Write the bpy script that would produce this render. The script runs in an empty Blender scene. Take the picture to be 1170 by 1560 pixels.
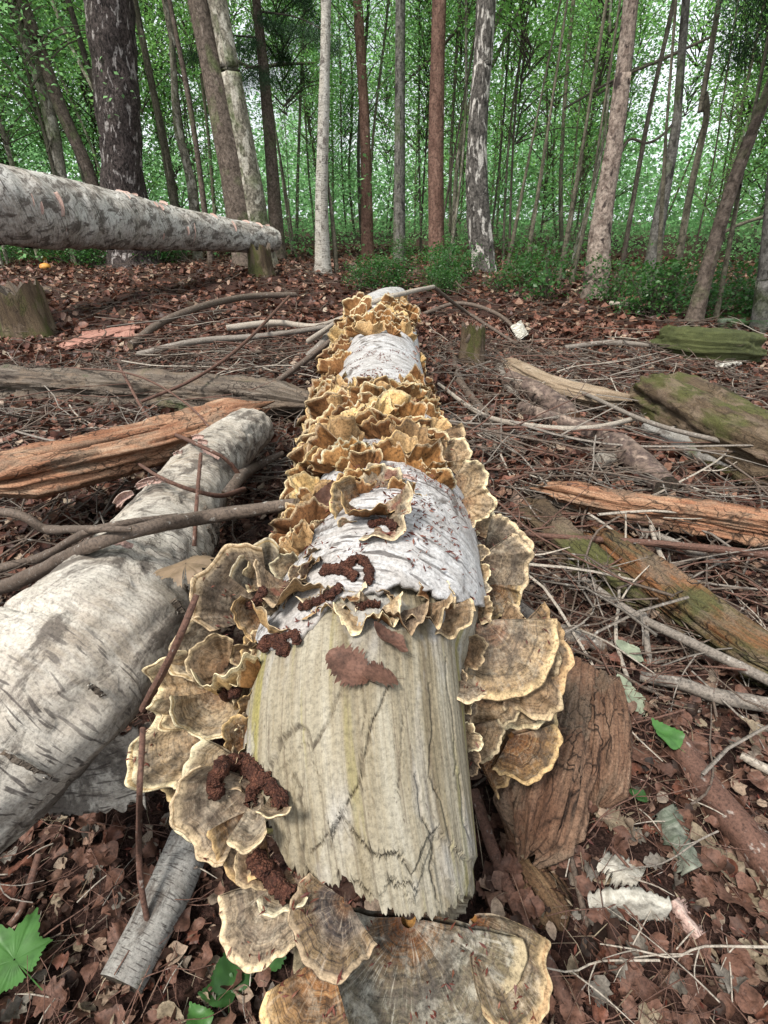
import bpy, math, random
import numpy as np
from mathutils import Vector, Matrix

random.seed(7)
rng = np.random.default_rng(7)
SC = bpy.context.scene
C = bpy.data.collections.new("woodland"); SC.collection.children.link(C)
R_ = math.radians

# ------------------------------------------------------------------ camera, light, exposure
F = 800.0                      # focal length in units of the 1170 px wide photograph
PITCH = math.atan(450 / F)     # looking down
CAM = np.array([0.0, 0.0, 0.75])
cam_d = bpy.data.cameras.new("camera"); cam = bpy.data.objects.new("camera", cam_d); C.objects.link(cam)
cam.location = CAM; cam.rotation_euler = (R_(90) - PITCH, 0, 0)
cam_d.sensor_fit = 'HORIZONTAL'; cam_d.sensor_width = 36; cam_d.lens = 36 * F / 1170
cam_d.clip_start = .01; cam_d.clip_end = 500
SC.camera = cam

SUN_EL, SUN_AZ = R_(58), R_(222)
w = bpy.data.worlds.new("World"); SC.world = w; w.use_nodes = True
nt = w.node_tree; nt.nodes.clear()
sk = nt.nodes.new('ShaderNodeTexSky'); sk.sky_type = 'NISHITA'; sk.sun_disc = False
sk.sun_elevation = SUN_EL; sk.sun_rotation = SUN_AZ; sk.air_density = 1.0; sk.dust_density = 7.0; sk.ozone_density = 1.0
bg = nt.nodes.new('ShaderNodeBackground'); bg.inputs[1].default_value = .115
ow = nt.nodes.new('ShaderNodeOutputWorld')
tcw = nt.nodes.new('ShaderNodeTexCoord'); cn = nt.nodes.new('ShaderNodeTexNoise'); cn.inputs['Scale'].default_value = 2.6; cn.inputs['Detail'].default_value = 6; nt.links.new(tcw.outputs['Generated'], cn.inputs['Vector'])
cr_ = nt.nodes.new('ShaderNodeValToRGB'); cr_.color_ramp.elements[0].position = .40; cr_.color_ramp.elements[0].color = (.6, .6, .6, 1); cr_.color_ramp.elements[1].position = .56; nt.links.new(cn.outputs['Fac'], cr_.inputs[0])
cm = nt.nodes.new('ShaderNodeMix'); cm.data_type = 'RGBA'; nt.links.new(cr_.outputs[0], cm.inputs[0]); nt.links.new(sk.outputs[0], cm.inputs[6]); cm.inputs[7].default_value = (8.4, 8.9, 9.4, 1)
nt.links.new(cm.outputs[2], bg.inputs[0]); nt.links.new(bg.outputs[0], ow.inputs[0])
sd = bpy.data.lights.new("sun", 'SUN'); sd.energy = 3.7; sd.angle = R_(12); sd.color = (1, .95, .88)
so = bpy.data.objects.new("sun", sd); C.objects.link(so)
sun_dir = Vector((math.sin(SUN_AZ) * math.cos(SUN_EL), math.cos(SUN_AZ) * math.cos(SUN_EL), math.sin(SUN_EL)))
so.rotation_euler = sun_dir.to_track_quat('Z', 'Y').to_euler()
SC.view_settings.view_transform = 'Standard'; SC.view_settings.look = 'None'
SC.view_settings.gamma = 1; SC.view_settings.use_curve_mapping = False
SC.view_settings.exposure = 0.42
SC.cycles.max_bounces = 5; SC.cycles.diffuse_bounces = 3; SC.cycles.transparent_max_bounces = 4

# ------------------------------------------------------------------ maths helpers
CF = np.array([0, math.cos(PITCH), -math.sin(PITCH)]); CU = np.array([0, math.sin(PITCH), math.cos(PITCH)]); CR = np.array([1., 0, 0])
def ray(px, py): return CF + (px - 585) / F * CR + (780 - py) / F * CU
def W(px, py, z): return CAM + z * ray(px, py)
def nrm(v): v = np.asarray(v, float); return v / (np.linalg.norm(v, axis=-1, keepdims=True) + 1e-12)

def _hash(i, j, k):
    h = (i.astype(np.int64) * 374761393 + j.astype(np.int64) * 668265263 + k.astype(np.int64) * 2147483647) & 0xffffffff
    h = ((h ^ (h >> 13)) * 1274126177) & 0xffffffff
    return ((h ^ (h >> 16)) & 0xffff) / 32767.5 - 1
def vnoise(P):
    P = np.asarray(P, float); i = np.floor(P).astype(np.int64); f = P - i; f = f * f * (3 - 2 * f)
    out = 0
    for a in (0, 1):
        wa = f[..., 0] if a else 1 - f[..., 0]
        for b in (0, 1):
            wb = f[..., 1] if b else 1 - f[..., 1]
            for c in (0, 1):
                wc = f[..., 2] if c else 1 - f[..., 2]
                out = out + wa * wb * wc * _hash(i[..., 0] + a, i[..., 1] + b, i[..., 2] + c)
    return out
def fbm(P, o=3):
    P = np.asarray(P, float); s = 0; a = 1
    for k in range(o): s = s + a * vnoise(P * 2 ** k + 17.3 * k); a *= .5
    return s
def sstep(a, b, x): t = np.clip((x - a) / (b - a), 0, 1); return t * t * (3 - 2 * t)

def G(x, y):
    x = np.asarray(x, float); y = np.asarray(y, float)
    z = .16 * sstep(2.0, 9, y) * sstep(6, -2, x)
    z = z + .10 * np.exp(-((x - .02) / .22) ** 2) * sstep(.55, 1.1, y) * sstep(4.2, 3.2, y)
    z = z + .025 * fbm(np.stack([x * 1.3, y * 1.3, 0 * x], -1), 3) + .012 * vnoise(np.stack([x * 7, y * 7, 0 * x + 3], -1)) * sstep(8, 4, y)
    z = z - .05 * np.exp(-((x + .3) / .35) ** 2) * sstep(.75, .3, y)
    z = z + .5 * sstep(14, 40, np.hypot(x, y)) * vnoise(np.stack([x * .06, y * .06, 0 * x + 9], -1))
    return z
def hit(px, py, lift=0.0):
    d = ray(px, py); t = np.geomspace(.1, 60, 260)
    for _ in range(3):
        Q = CAM + t[:, None] * d; f = Q[:, 2] - G(Q[:, 0], Q[:, 1]) - lift; k = np.argmax(f < 0)
        if f[k] >= 0: k = len(t) - 1
        k = max(k, 1); a, b = t[k - 1], t[k]; t = np.linspace(a, b, 24)
    return CAM + a * d, a

# ------------------------------------------------------------------ mesh helpers
def mesh(name, V, faces, uv=None, mats=(), mi=None, smooth=True):
    """faces: list of int arrays (n,3)/(n,4); uv per vertex (N,2); mi: list of arrays or ints per face block"""
    me = bpy.data.meshes.new(name)
    V = np.asarray(V, np.float32); faces = [np.asarray(f, np.int32) for f in faces if len(f)]
    used = np.zeros(len(V), bool)
    for f in faces: used[f.ravel()] = True
    if not used.all():
        mp = np.cumsum(used) - 1; faces = [mp[f].astype(np.int32) for f in faces]; V = V[used]
        if uv is not None: uv = np.asarray(uv)[used]
    me.vertices.add(len(V)); me.vertices.foreach_set('co', V.ravel())
    faces = [np.asarray(f, np.int32) for f in faces if len(f)]
    tot = np.concatenate([np.full(len(f), f.shape[1], np.int32) for f in faces])
    idx = np.concatenate([f.ravel() for f in faces])
    st = np.concatenate([[0], np.cumsum(tot)[:-1]]).astype(np.int32)
    me.loops.add(len(idx)); me.loops.foreach_set('vertex_index', idx)
    me.polygons.add(len(tot)); me.polygons.foreach_set('loop_start', st)
    try: me.polygons.foreach_set('loop_total', tot)
    except Exception: pass
    if mi is not None:
        mi = [q for q in mi]
        m = np.concatenate([np.full(len(f), q, np.int32) if np.isscalar(q) else np.asarray(q, np.int32) for f, q in zip(faces, mi)])
        me.polygons.foreach_set('material_index', m)
    me.polygons.foreach_set('use_smooth', np.full(len(tot), smooth))
    if uv is not None:
        l = me.uv_layers.new(name='UVMap'); l.data.foreach_set('uv', np.asarray(uv, np.float32)[idx].ravel())
    for m in mats: me.materials.append(m)
    me.update(calc_edges=True); me.validate()
    return me
def obj(name, me, parent=None, loc=None, label=None, cat=None, group=None, kind=None):
    o = bpy.data.objects.new(name, me); C.objects.link(o)
    if parent is not None: o.parent = parent
    if loc is not None: o.location = loc
    if label: o['label'] = label
    if cat: o['category'] = cat
    if group: o['group'] = group
    if kind: o['kind'] = kind
    return o
def thing(name, loc, label, cat, group=None):
    return obj(name, None, None, loc, label, cat, group)
def struct(name, me): return obj(name, me, kind='structure')

def grid_faces(nr, nc, wrap=False, off=0):
    r = np.arange(nr - 1)[:, None]; c = np.arange(nc if wrap else nc - 1)[None, :]
    a = r * nc + c; b = r * nc + (c + 1) % nc
    return (np.stack([a, b, b + nc, a + nc], -1).reshape(-1, 4) + off)

def spline(P, n):
    P = np.asarray(P, float)
    if len(P) == 2: t = np.linspace(0, 1, n)[:, None]; return P[0] * (1 - t) + P[1] * t
    Q = np.vstack([2 * P[0] - P[1], P, 2 * P[-1] - P[-2]])
    d = np.cumsum(np.r_[0, np.linalg.norm(np.diff(P[:, :3], axis=0), axis=1)]); T = np.interp(np.linspace(0, d[-1], n), d, np.arange(len(P)))
    i = np.minimum(T.astype(int), len(P) - 2); t = (T - i)[:, None]
    p0, p1, p2, p3 = Q[i], Q[i + 1], Q[i + 2], Q[i + 3]
    return .5 * (2 * p1 + (p2 - p0) * t + (2 * p0 - 5 * p1 + 4 * p2 - p3) * t ** 2 + (3 * p1 - p0 - 3 * p2 + p3) * t ** 3)
class Path:
    """polyline with radius and frames; the seam of the frame is on the underside"""
    def __init__(s, PR, n=60):
        Q = spline(PR, n); s.P = Q[:, :3]; s.R = np.maximum(Q[:, 3], 1e-4)
        s.d = np.cumsum(np.r_[0, np.linalg.norm(np.diff(s.P, axis=0), axis=1)]); s.L = s.d[-1]
        T = nrm(np.gradient(s.P, axis=0)); up = np.array([0, 0, 1.])
        if abs(T[:, 2]).mean() > .8: up = np.array([0, 1., 0])
        s.T = T; s.X = nrm(np.cross(T, up)); s.Y = np.cross(s.X, T)   # X sideways, Y up
    def at(s, d):
        I = lambda A: np.stack([np.interp(d, s.d, A[:, k]) for k in range(3)], -1)
        return I(s.P), nrm(I(s.T)), nrm(I(s.X)), nrm(I(s.Y)), np.interp(d, s.d, s.R)
    def surf(s, d, th, r=None, dr=0):
        P, T, X, Y, R = s.at(d)
        r = R + dr if r is None else r
        n = -np.cos(th)[..., None] * Y + np.sin(th)[..., None] * X        # th=0 underside, pi top
        return P + n * np.asarray(r)[..., None], n
def tube_arrays(path, seg, sides, amp=0., sc=10., d0=0., d1=None, fn=None, sq=1.0, cap=True, seed=0):
    d1 = path.L if d1 is None else d1
    d = np.linspace(d0, d1, seg)[:, None] + np.zeros((1, sides + 1)); th = np.linspace(0, 2 * math.pi, sides + 1)[None, :] + 0 * d
    P, T, X, Y, R = path.at(d)
    n = -np.cos(th)[..., None] * Y * sq + np.sin(th)[..., None] * X
    r = R * np.ones_like(th)
    base = P + n * r[..., None]
    if amp:
        key = np.stack([np.cos(th) * .16 * sc + seed * 3.1, np.sin(th) * .16 * sc, d * sc * .5], -1)
        r = r * (1 + amp * fbm(key, 3))
        key = np.stack([np.cos(th) * R * sc * 3 + seed, np.sin(th) * R * sc * 3, d * sc * 3], -1); r = r + amp * .25 * R * vnoise(key)
    if fn is not None: r = r + fn(d, th)
    V = P + n * r[..., None]
    uv = np.stack([th / (2 * math.pi) * R.mean() * 2 * math.pi, d], -1)
    V = V.reshape(-1, 3); uv = uv.reshape(-1, 2); fs = [grid_faces(seg, sides + 1)]; mi = [0]
    if cap:
        for e in (0, seg - 1):
            a = e * (sides + 1); c = V[a:a + sides].mean(0); k = len(V)
            rim = V[a:a + sides + 1]; inn = c + (rim - c) * .55
            dep = path.T[0 if e == 0 else -1] * (.12 if e == 0 else -.12) * path.R[0 if e == 0 else -1]
            V = np.vstack([V, rim, inn + dep * .4, [c + dep]])
            ang = np.linspace(0, 2 * math.pi, sides + 1)
            e1 = np.stack([.5 + .5 * np.cos(ang), .5 + .5 * np.sin(ang)], -1)
            uv = np.vstack([uv, e1, .5 + (e1 - .5) * .55, [[.5, .5]]])
            q = grid_faces(2, sides + 1, off=k); j = np.arange(sides)
            tri = np.stack([k + sides + 1 + j, k + sides + 2 + j, np.full(sides, k + 2 * sides + 2)], -1)
            if e == 0: q = q[:, ::-1]; tri = tri[:, ::-1]
            fs += [q, tri]; mi += [1, 1]
    return V, fs, uv, mi
def tube(name, PR, seg, sides, mats, amp=.08, sc=10., **k):
    p = Path(PR, max(seg, 12)); V, fs, uv, mi = tube_arrays(p, seg, sides, amp, sc, **k)
    return mesh(name, V, fs, uv, mats, mi)
def join(parts):
    V, fs, uv, mi, o = [], [], [], [], 0
    for (v, f, u, m) in parts:
        V.append(v); uv.append(u)
        for q, mm in zip(f, m): fs.append(np.asarray(q) + o); mi.append(mm)
        o += len(v)
    t3 = [(f, m) for f, m in zip(fs, mi)]
    return np.vstack(V), [f for f, _ in t3], np.vstack(uv), [m for _, m in t3]

# ------------------------------------------------------------------ material helpers
class M:
    def __init__(s, name, rough=.8, spec=.3, grit=230., gk=1.):
        s.grit = grit; s.gk = gk
        s.m = bpy.data.materials.new(name); s.m.use_nodes = True; s.t = s.m.node_tree; s.b = s.t.nodes['Principled BSDF']
        s.b.inputs['Roughness'].default_value = rough; s.b.inputs['Specular IOR Level'].default_value = spec
    def n(s, t): return s.t.nodes.new(t)
    def l(s, a, b): s.t.links.new(a, b)
    def uv(s): return s.n('ShaderNodeTexCoord').outputs['UV']
    def ob(s): return s.n('ShaderNodeTexCoord').outputs['Object']
    def map(s, v, sc, loc=(0, 0, 0)):
        m = s.n('ShaderNodeMapping'); s.l(v, m.inputs[0]); m.inputs['Scale'].default_value = sc; m.inputs['Location'].default_value = loc; return m.outputs[0]
    def noise(s, v, scale=1., det=4., dist=0., rough=.55):
        m = s.n('ShaderNodeTexNoise'); s.l(v, m.inputs['Vector']); m.inputs['Scale'].default_value = scale; m.inputs['Detail'].default_value = det
        m.inputs['Distortion'].default_value = dist; m.inputs['Roughness'].default_value = rough; return m.outputs['Fac']
    def vor(s, v, scale, feat='F1', out='Distance'):
        m = s.n('ShaderNodeTexVoronoi'); m.feature = feat; s.l(v, m.inputs['Vector']); m.inputs['Scale'].default_value = scale; return m.outputs[out]
    def ramp(s, f, stops, interp='LINEAR'):
        m = s.n('ShaderNodeValToRGB'); s.l(f, m.inputs[0]); e = m.color_ramp.elements; m.color_ramp.interpolation = interp
        while len(e) < len(stops): e.new(.5)
        for k, (p, c) in enumerate(stops):
            e[k].position = p; e[k].color = (c, c, c, 1) if np.isscalar(c) else (*c, 1)
        return m.outputs[0]
    def mix(s, f, a, b, mode='MIX'):
        m = s.n('ShaderNodeMix'); m.data_type = 'RGBA'; m.blend_type = mode
        for i, v in ((0, f), (6, a), (7, b)):
            if hasattr(v, 'node'): s.l(v, m.inputs[i])
            elif i == 0: m.inputs[0].default_value = v
            else: m.inputs[i].default_value = (*v, 1) if not np.isscalar(v) else (v, v, v, 1)
        return m.outputs[2]
    def math(s, op, a, b=0.):
        m = s.n('ShaderNodeMath'); m.operation = op
        for i, v in enumerate((a, b)):
            if hasattr(v, 'node'): s.l(v, m.inputs[i])
            else: m.inputs[i].default_value = v
        return m.outputs[0]
    def isl(s): return s.n('ShaderNodeNewGeometry').outputs['Random Per Island']
    def rnd(s): return s.n('ShaderNodeObjectInfo').outputs['Random']
    def pos(s): return s.n('ShaderNodeNewGeometry').outputs['Position']
    def gritty(s, c):
        if not s.grit or not hasattr(c, 'node'): return c
        a = s.noise(s.pos(), s.grit, 7, 0, .75); return s.mix(1., c, s.ramp(a, [(.36, 1 - .62 * s.gk), (.5, 1.), (.64, 1 + .38 * s.gk)]), 'MULTIPLY')
    def col(s, c):
        c = s.gritty(c); s.l(c, s.b.inputs['Base Color']) if hasattr(c, 'node') else setattr(s.b.inputs['Base Color'], 'default_value', (*c, 1))
        return s
    def bump(s, h, st=.5, dist=.003):
        m = s.n('ShaderNodeBump'); dist *= 1.8; h = s.mix(.35, h, s.noise(s.pos(), s.grit * .8, 6, 0, .7)) if s.grit else h; s.l(h, m.inputs['Height']); m.inputs['Strength'].default_value = st; m.inputs['Distance'].default_value = dist
        s.l(m.outputs[0], s.b.inputs['Normal']); return s
    def trans(s, c, f):
        o = s.t.nodes['Material Output']; tr = s.n('ShaderNodeBsdfTranslucent')
        if hasattr(c, 'node'): s.l(c, tr.inputs[0])
        else: tr.inputs[0].default_value = (*c, 1)
        mx = s.n('ShaderNodeMixShader'); mx.inputs[0].default_value = f; s.l(s.b.outputs[0], mx.inputs[1]); s.l(tr.outputs[0], mx.inputs[2]); s.l(mx.outputs[0], o.inputs[0]); return s

def birch(name, white=(.62, .60, .56), pink=(.50, .41, .34), dark=.0, lent=1.0, crack=.0, moss=0., diag=0.):
    m = M(name, .7, .3, 240. if lent > .4 else 60., .7); uv = m.uv()
    wob = m.noise(m.map(uv, (3, 3, 3)), 1, 3)
    wv = m.n('ShaderNodeCombineXYZ'); m.l(m.math('MULTIPLY', wob, .05), wv.inputs[1])
    va = m.n('ShaderNodeVectorMath'); m.l(uv, va.inputs[0]); m.l(wv.outputs[0], va.inputs[1]); uv2 = va.outputs[0]
    if diag:
        mp = m.n('ShaderNodeMapping'); mp.inputs['Rotation'].default_value[2] = diag; m.l(uv2, mp.inputs[0]); uv2 = mp.outputs[0]
    big = m.noise(m.map(uv, (5, 4, 4)), 1, 5)
    base = m.mix(m.ramp(big, [(.35, 0.), (.65, 1.)]), white, pink)
    fine = m.noise(m.map(uv2, (30, 420, 1)), 1, 5, 0, .7)
    gg = m.noise(m.map(uv, (9, 14, 1), (7, 7, 0)), 1, 7, .5, .7)
    base = m.mix(m.ramp(gg, [(.50, 0.), (.66, .75)]), base, tuple(.62 * q for q in pink))
    base = m.mix(m.ramp(fine, [(.45, 0.), (.72, .7)]), base, (.25, .22, .20))
    fine2 = m.noise(m.map(uv2, (25, 90, 1)), 1, 4)
    base = m.mix(m.ramp(fine2, [(.35, .5), (.55, 0.)]), base, tuple(1.12 * q for q in white))
    # lenticels: short dark dashes round the stem
    ln = m.noise(m.map(uv2, (38 * lent, 330 * lent, 1)), 1, 1)
    l1 = m.ramp(ln, [(.60, 0.), (.65, 1.)])
    ln2 = m.noise(m.map(uv2, (17 * lent, 150 * lent, 1), (5, 3, 0)), 1, 2)
    l2 = m.ramp(ln2, [(.66, 0.), (.71, 1.)])
    msk = m.ramp(m.noise(m.map(uv, (6, 6, 1), (9, 1, 0)), 1, 2), [(.4, .25), (.6, 1.)])
    le = m.math('MULTIPLY', m.math('MAXIMUM', l1, l2), msk)
    c = m.mix(m.math('MULTIPLY', le, .85), base, (.06, .05, .045))
    ck = m.noise(m.map(uv2, (14, 9, 1), (2, 7, 0)), 1, 8, .6, .7)
    ckr = m.ramp(ck, [(.60 - crack * .25, 0.), (.66 - crack * .22, 1.)])
    c = m.mix(m.math('MULTIPLY', ckr, .8), c, (.07, .055, .045))
    if moss:
        mo = m.noise(m.map(uv, (7, 5, 1), (20, 0, 0)), 1, 5)
        c = m.mix(m.ramp(mo, [(.62 - moss * .2, 0.), (.72 - moss * .2, .8)]), c, (.16, .19, .06))
    m.col(c)
    h = m.mix(.5, m.math('SUBTRACT', fine, m.math('MULTIPLY', le, .6)), m.math('MULTIPLY', ckr, -1.))
    return m.bump(h, .6, .0025).m
def woodmat(name, cols, streak=(60, 3), bump=.6, moss=None, mossamt=.5, dark=None, dist=.003, rough=.8, crack=False, msc=(6, 4), blocks=0.):
    m = M(name, rough, .25, 260., .55 if crack else .9); uv = m.uv()
    s1 = m.noise(m.map(uv, (streak[0], streak[1], 1)), 1, 6, .6, .65)
    s2 = m.noise(m.map(uv, (streak[0] * 3.5, streak[1] * 2.5, 1)), 1, 4, .3, .6)
    s0 = m.noise(m.map(uv, (streak[0] * .25, streak[1] * .8, 1), (3, 5, 0)), 1, 4, .4)
    n = len(cols); c = m.ramp(m.mix(.5, s1, s0), [(.3 + .4 * k / (n - 1), q) for k, q in enumerate(cols)])
    c = m.mix(m.ramp(s2, [(.33, .55), (.48, 0.)]), c, dark or tuple(x * .3 for x in cols[0]))
    if moss:
        mo = m.noise(m.map(uv, (*msc, 1), (11, 2, 0)), 1, 6)
        c = m.mix(m.ramp(mo, [(.62 - mossamt * .3, 0.), (.70 - mossamt * .3, .9)]), c, moss)
    if blocks:
        wv_ = m.n('ShaderNodeMix'); wv_.data_type = 'VECTOR'; wv_.inputs[0].default_value = .035; m.l(uv, wv_.inputs[4]); nz_ = m.n('ShaderNodeTexNoise'); m.l(uv, nz_.inputs['Vector']); nz_.inputs['Scale'].default_value = 30; m.l(nz_.outputs['Color'], wv_.inputs[5])
        vo = m.vor(m.map(wv_.outputs[1], (60, 22, 1)), 1, 'DISTANCE_TO_EDGE'); gap = m.ramp(vo, [(.0, 1.), (.07, 0.)]); keep = m.ramp(m.noise(m.map(uv, (14, 6, 1), (3, 1, 0)), 1, 3), [(.42, 0.), (.55, 1.)])
        gk = m.math('MULTIPLY', m.math('MULTIPLY', gap, keep), blocks); c = m.mix(gk, c, (.012, .007, .005)); s1 = m.math('SUBTRACT', s1, gk)
        gy = m.noise(m.map(uv, (12, 7, 1), (5, 5, 0)), 1, 6, .5, .7); c = m.mix(m.ramp(gy, [(.50, 0.), (.60, .65)]), c, tuple(.8 * q for q in (.23, .17, .12)))
    if crack:
        at_ = m.n('ShaderNodeAttribute'); at_.attribute_name = 'crack'; c = m.mix(m.math('MULTIPLY', at_.outputs['Fac'], m.ramp(m.noise(m.map(uv, (90, 60, 1), (6, 6, 0)), 1, 3), [(.38, .1), (.6, .7)])), c, (.045, .032, .024))  # dark colour painted along the cracks to deepen the shade in their shallow grooves
        wh = m.noise(m.map(uv, (16, 9, 1), (1, 9, 0)), 1, 4, .4); c = m.mix(m.ramp(wh, [(.52, 0.), (.66, .55)]), c, (.43, .425, .415))
        sp_ = m.noise(m.map(uv, (260, 160, 1)), 1, 3); c = m.mix(m.ramp(sp_, [(.64, 0.), (.72, .6)]), c, (.06, .04, .03))
    m.col(c); return m.bump(m.mix(.5, s1, s2), bump, dist).m
def trunkmat(name, c1, c2, c3, sc=(14, 5), patch=.5, bump=.8, moss=0., dist=.012):
    m = M(name, .85, .2, 38.); uv = m.uv()
    v = m.noise(m.map(uv, (sc[0], sc[1], 1)), 1, 7, 1.2, .7)
    p = m.noise(m.map(uv, (sc[0] * .55, sc[1] * .5, 1), (4, 4, 0)), 1, 5, .5)
    c = m.mix(m.ramp(v, [(.38, 0.), (.6, 1.)]), c1, c2)
    c = m.mix(m.ramp(p, [(patch, 0.), (patch + .06, 1.)]), c, c3)
    if moss: c = m.mix(m.ramp(m.noise(m.map(uv, (3, 2, 1), (1, 8, 0)), 1, 4), [(.6 - moss * .2, 0.), (.7 - moss * .1, .7)]), c, (.09, .13, .04))
    m.col(c); return m.bump(m.mix(.4, v, p), bump, dist).m
def twigmat(name, c1, c2, lich=.15):
    m = M(name, .75, .3); uv = m.uv(); n = m.noise(m.map(uv, (60, 25, 1)), 1, 4)
    c = m.mix(n, c1, c2); c = m.mix(m.ramp(m.noise(m.map(uv, (90, 60, 1), (2, 2, 0)), 1, 3), [(.62, 0.), (.68, lich * 4 if lich < .25 else 1.)]), c, (.42, .40, .36))
    v = m.ramp(m.isl(), [(0., .7), (1., 1.2)]); c = m.mix(1., c, v, 'MULTIPLY')
    m.col(c); return m.bump(n, .6, .002).m

def fungus(name, zones, edge=(.62, .56, .42), streak=.5, speck=.3, red=0., scale=1.):
    """zones: list of (v, colour) from attachment to rim"""
    m = M(name, .85, .2); uv = m.uv(); ob = m.ob()
    sx = m.n('ShaderNodeSeparateXYZ'); m.l(uv, sx.inputs[0])
    w1 = m.noise(m.map(uv, (5, 3, 1)), 1, 4); fine = m.noise(m.map(ob, (260, 260, 260)), 1, 5, 0, .7)
    v = m.math('ADD', sx.outputs[1], m.math('MULTIPLY', m.math('SUBTRACT', w1, .5), .16))
    c = m.ramp(v, zones)
    band = m.noise(m.map(uv, (1.4, 24, 1), (0, 3, 0)), 1, 5, .2, .6)
    c = m.mix(m.ramp(band, [(.41, .75), (.47, 0.)]), c, tuple(.35 * q for q in zones[len(zones) // 2][1]))
    c = m.mix(m.ramp(band, [(.54, 0.), (.60, .4)]), c, edge)
    st = m.noise(m.map(uv, (34 * scale, 1.6, 1)), 1, 5, .25, .7)
    c = m.mix(m.math('MULTIPLY', m.ramp(st, [(.36, 1.), (.48, 0.)]), streak), c, (.10, .085, .075))
    c = m.mix(m.math('MULTIPLY', m.ramp(st, [(.54, 0.), (.68, 1.)]), streak), c, (.66, .61, .50))
    c = m.mix(m.math('MULTIPLY', m.ramp(fine, [(.38, 1.), (.52, 0.)]), speck), c, (.16, .12, .09))
    bl = m.noise(m.map(ob, (45, 45, 45)), 1, 6, .4, .7)
    c = m.mix(m.math('MULTIPLY', m.ramp(bl, [(.5, 0.), (.62, 1.)]), speck * .8), c, (.62, .58, .47))
    if red: c = m.mix(m.math('MULTIPLY', m.ramp(m.noise(m.map(ob, (38, 38, 38), (3, 1, 2)), 1, 6), [(.53, 0.), (.59, 1.)]), red), c, (.20, .075, .055))
    dt = m.noise(m.map(ob, (22, 22, 22), (8, 2, 1)), 1, 7, .5, .72); c = m.mix(m.ramp(dt, [(.50, 0.), (.62, .7)]), c, (.10, .085, .07))
    c = m.mix(1., c, (.80, .79, .80), 'MULTIPLY'); c = m.mix(m.ramp(v, [(.885, 0.), (.95, .9)]), c, tuple(min(.72, q * 1.35) for q in edge))
    vr = m.ramp(m.rnd(), [(0., (.55, .47, .42)), (.35, (.85, .78, .72)), (.7, (1.05, 1., .92)), (1., (.75, .78, .80))]); c = m.mix(1., c, vr, 'MULTIPLY')
    m.col(c); return m.bump(m.mix(.5, st, m.mix(.5, fine, band)), .7, .002).m
def underfungus(name, c1, c2):
    m = M(name, .85, .15); uv = m.uv(); ob = m.ob()
    sx = m.n('ShaderNodeSeparateXYZ'); m.l(uv, sx.inputs[0]); n = m.noise(m.map(ob, (30, 30, 30)), 1, 5)
    c = m.mix(m.ramp(n, [(.38, 0.), (.62, 1.)]), c1, c2)
    c = m.mix(m.ramp(m.math('ADD', sx.outputs[1], m.math('MULTIPLY', n, .1)), [(.97, 0.), (1.03, .7)]), c, (.40, .32, .21))
    c = m.mix(m.ramp(m.noise(m.map(ob, (200, 200, 200)), 1, 3), [(.3, .5), (.45, 0.)]), c, (.08, .05, .03))
    vr = m.ramp(m.rnd(), [(0., (.5, .42, .38)), (.5, (1., .9, .8)), (1., (1.25, 1.2, 1.))]); c = m.mix(1., c, vr, 'MULTIPLY')
    m.col(c); return m.bump(n, .3, .002).m

def leafmat(name, stops, tr=.0, vein=False, rough=.6, spec=.35, trc=None):
    m = M(name, rough, spec, 300. if 'dead' in name else 0., .8); c = m.ramp(m.isl(), stops)
    n = m.noise(m.pos(), 60, 4); c = m.mix(m.ramp(n, [(.3, .6), (.55, 0.)]), c, tuple(q * .45 for q in stops[0][1]))
    m.col(c)
    if tr: m.trans(m.mix(.65, c, trc) if trc else c, tr)
    return m.m

mt = {}
mt['bark_log'] = birch('white_birch_bark', (.50, .50, .50), (.36, .335, .31), lent=.5, crack=.16)
mt['bark_left'] = birch('cream_birch_bark', (.50, .47, .41), (.30, .25, .19), lent=.75, crack=.36)
mt['bark_hang'] = birch('peeling_birch_bark', (.56, .55, .51), (.26, .22, .18), lent=.22, crack=.40, diag=.45)
mt['bark_grey'] = birch('grey_birch_bark', (.27, .265, .245), (.19, .175, .15), lent=1.3, crack=.1, moss=.2)
mt['endgrain'] = woodmat('weathered_end_grain', [(.10, .07, .05), (.24, .18, .12), (.36, .29, .2)], (9, 9))
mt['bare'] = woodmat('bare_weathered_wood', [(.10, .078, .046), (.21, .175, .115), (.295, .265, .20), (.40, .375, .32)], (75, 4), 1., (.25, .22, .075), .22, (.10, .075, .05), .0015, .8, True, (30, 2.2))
mt['orange'] = woodmat('orange_rotten_wood', [(.10, .042, .024), (.25, .115, .062), (.35, .205, .125), (.42, .32, .23)], (85, 6), 1., None, 0, (.10, .035, .02), .004, blocks=.9)
mt['rot'] = woodmat('dark_rotten_wood', [(.03, .022, .018), (.09, .07, .055), (.17, .14, .11), (.22, .195, .165)], (85, 5), 1., (.06, .08, .03), .1, (.012, .009, .008), .005, blocks=.9)
mt['mossy'] = woodmat('mossy_rotten_wood', [(.035, .025, .018), (.08, .055, .035), (.12, .085, .05), (.15, .12, .08)], (85, 5), 1., (.075, .078, .024), .55, (.012, .01, .006), .005, blocks=.6)
mt['mossyorange'] = woodmat('green_and_orange_rotten_wood', [(.04, .03, .018), (.09, .07, .035), (.19, .085, .035), (.31, .14, .055)], (85, 7), 1., (.075, .078, .03), .35, (.02, .012, .008), .005, blocks=.9)
mt['moss'] = woodmat('green_moss', [(.035, .04, .015), (.07, .08, .028), (.11, .12, .045)], (40, 30), 1., None, 0, (.03, .04, .01), .01)
mt['pale'] = woodmat('pale_split_wood', [(.15, .10, .065), (.29, .22, .15), (.40, .33, .25)], (95, 5), .9, None, 0, (.06, .04, .03), .004)
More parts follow.
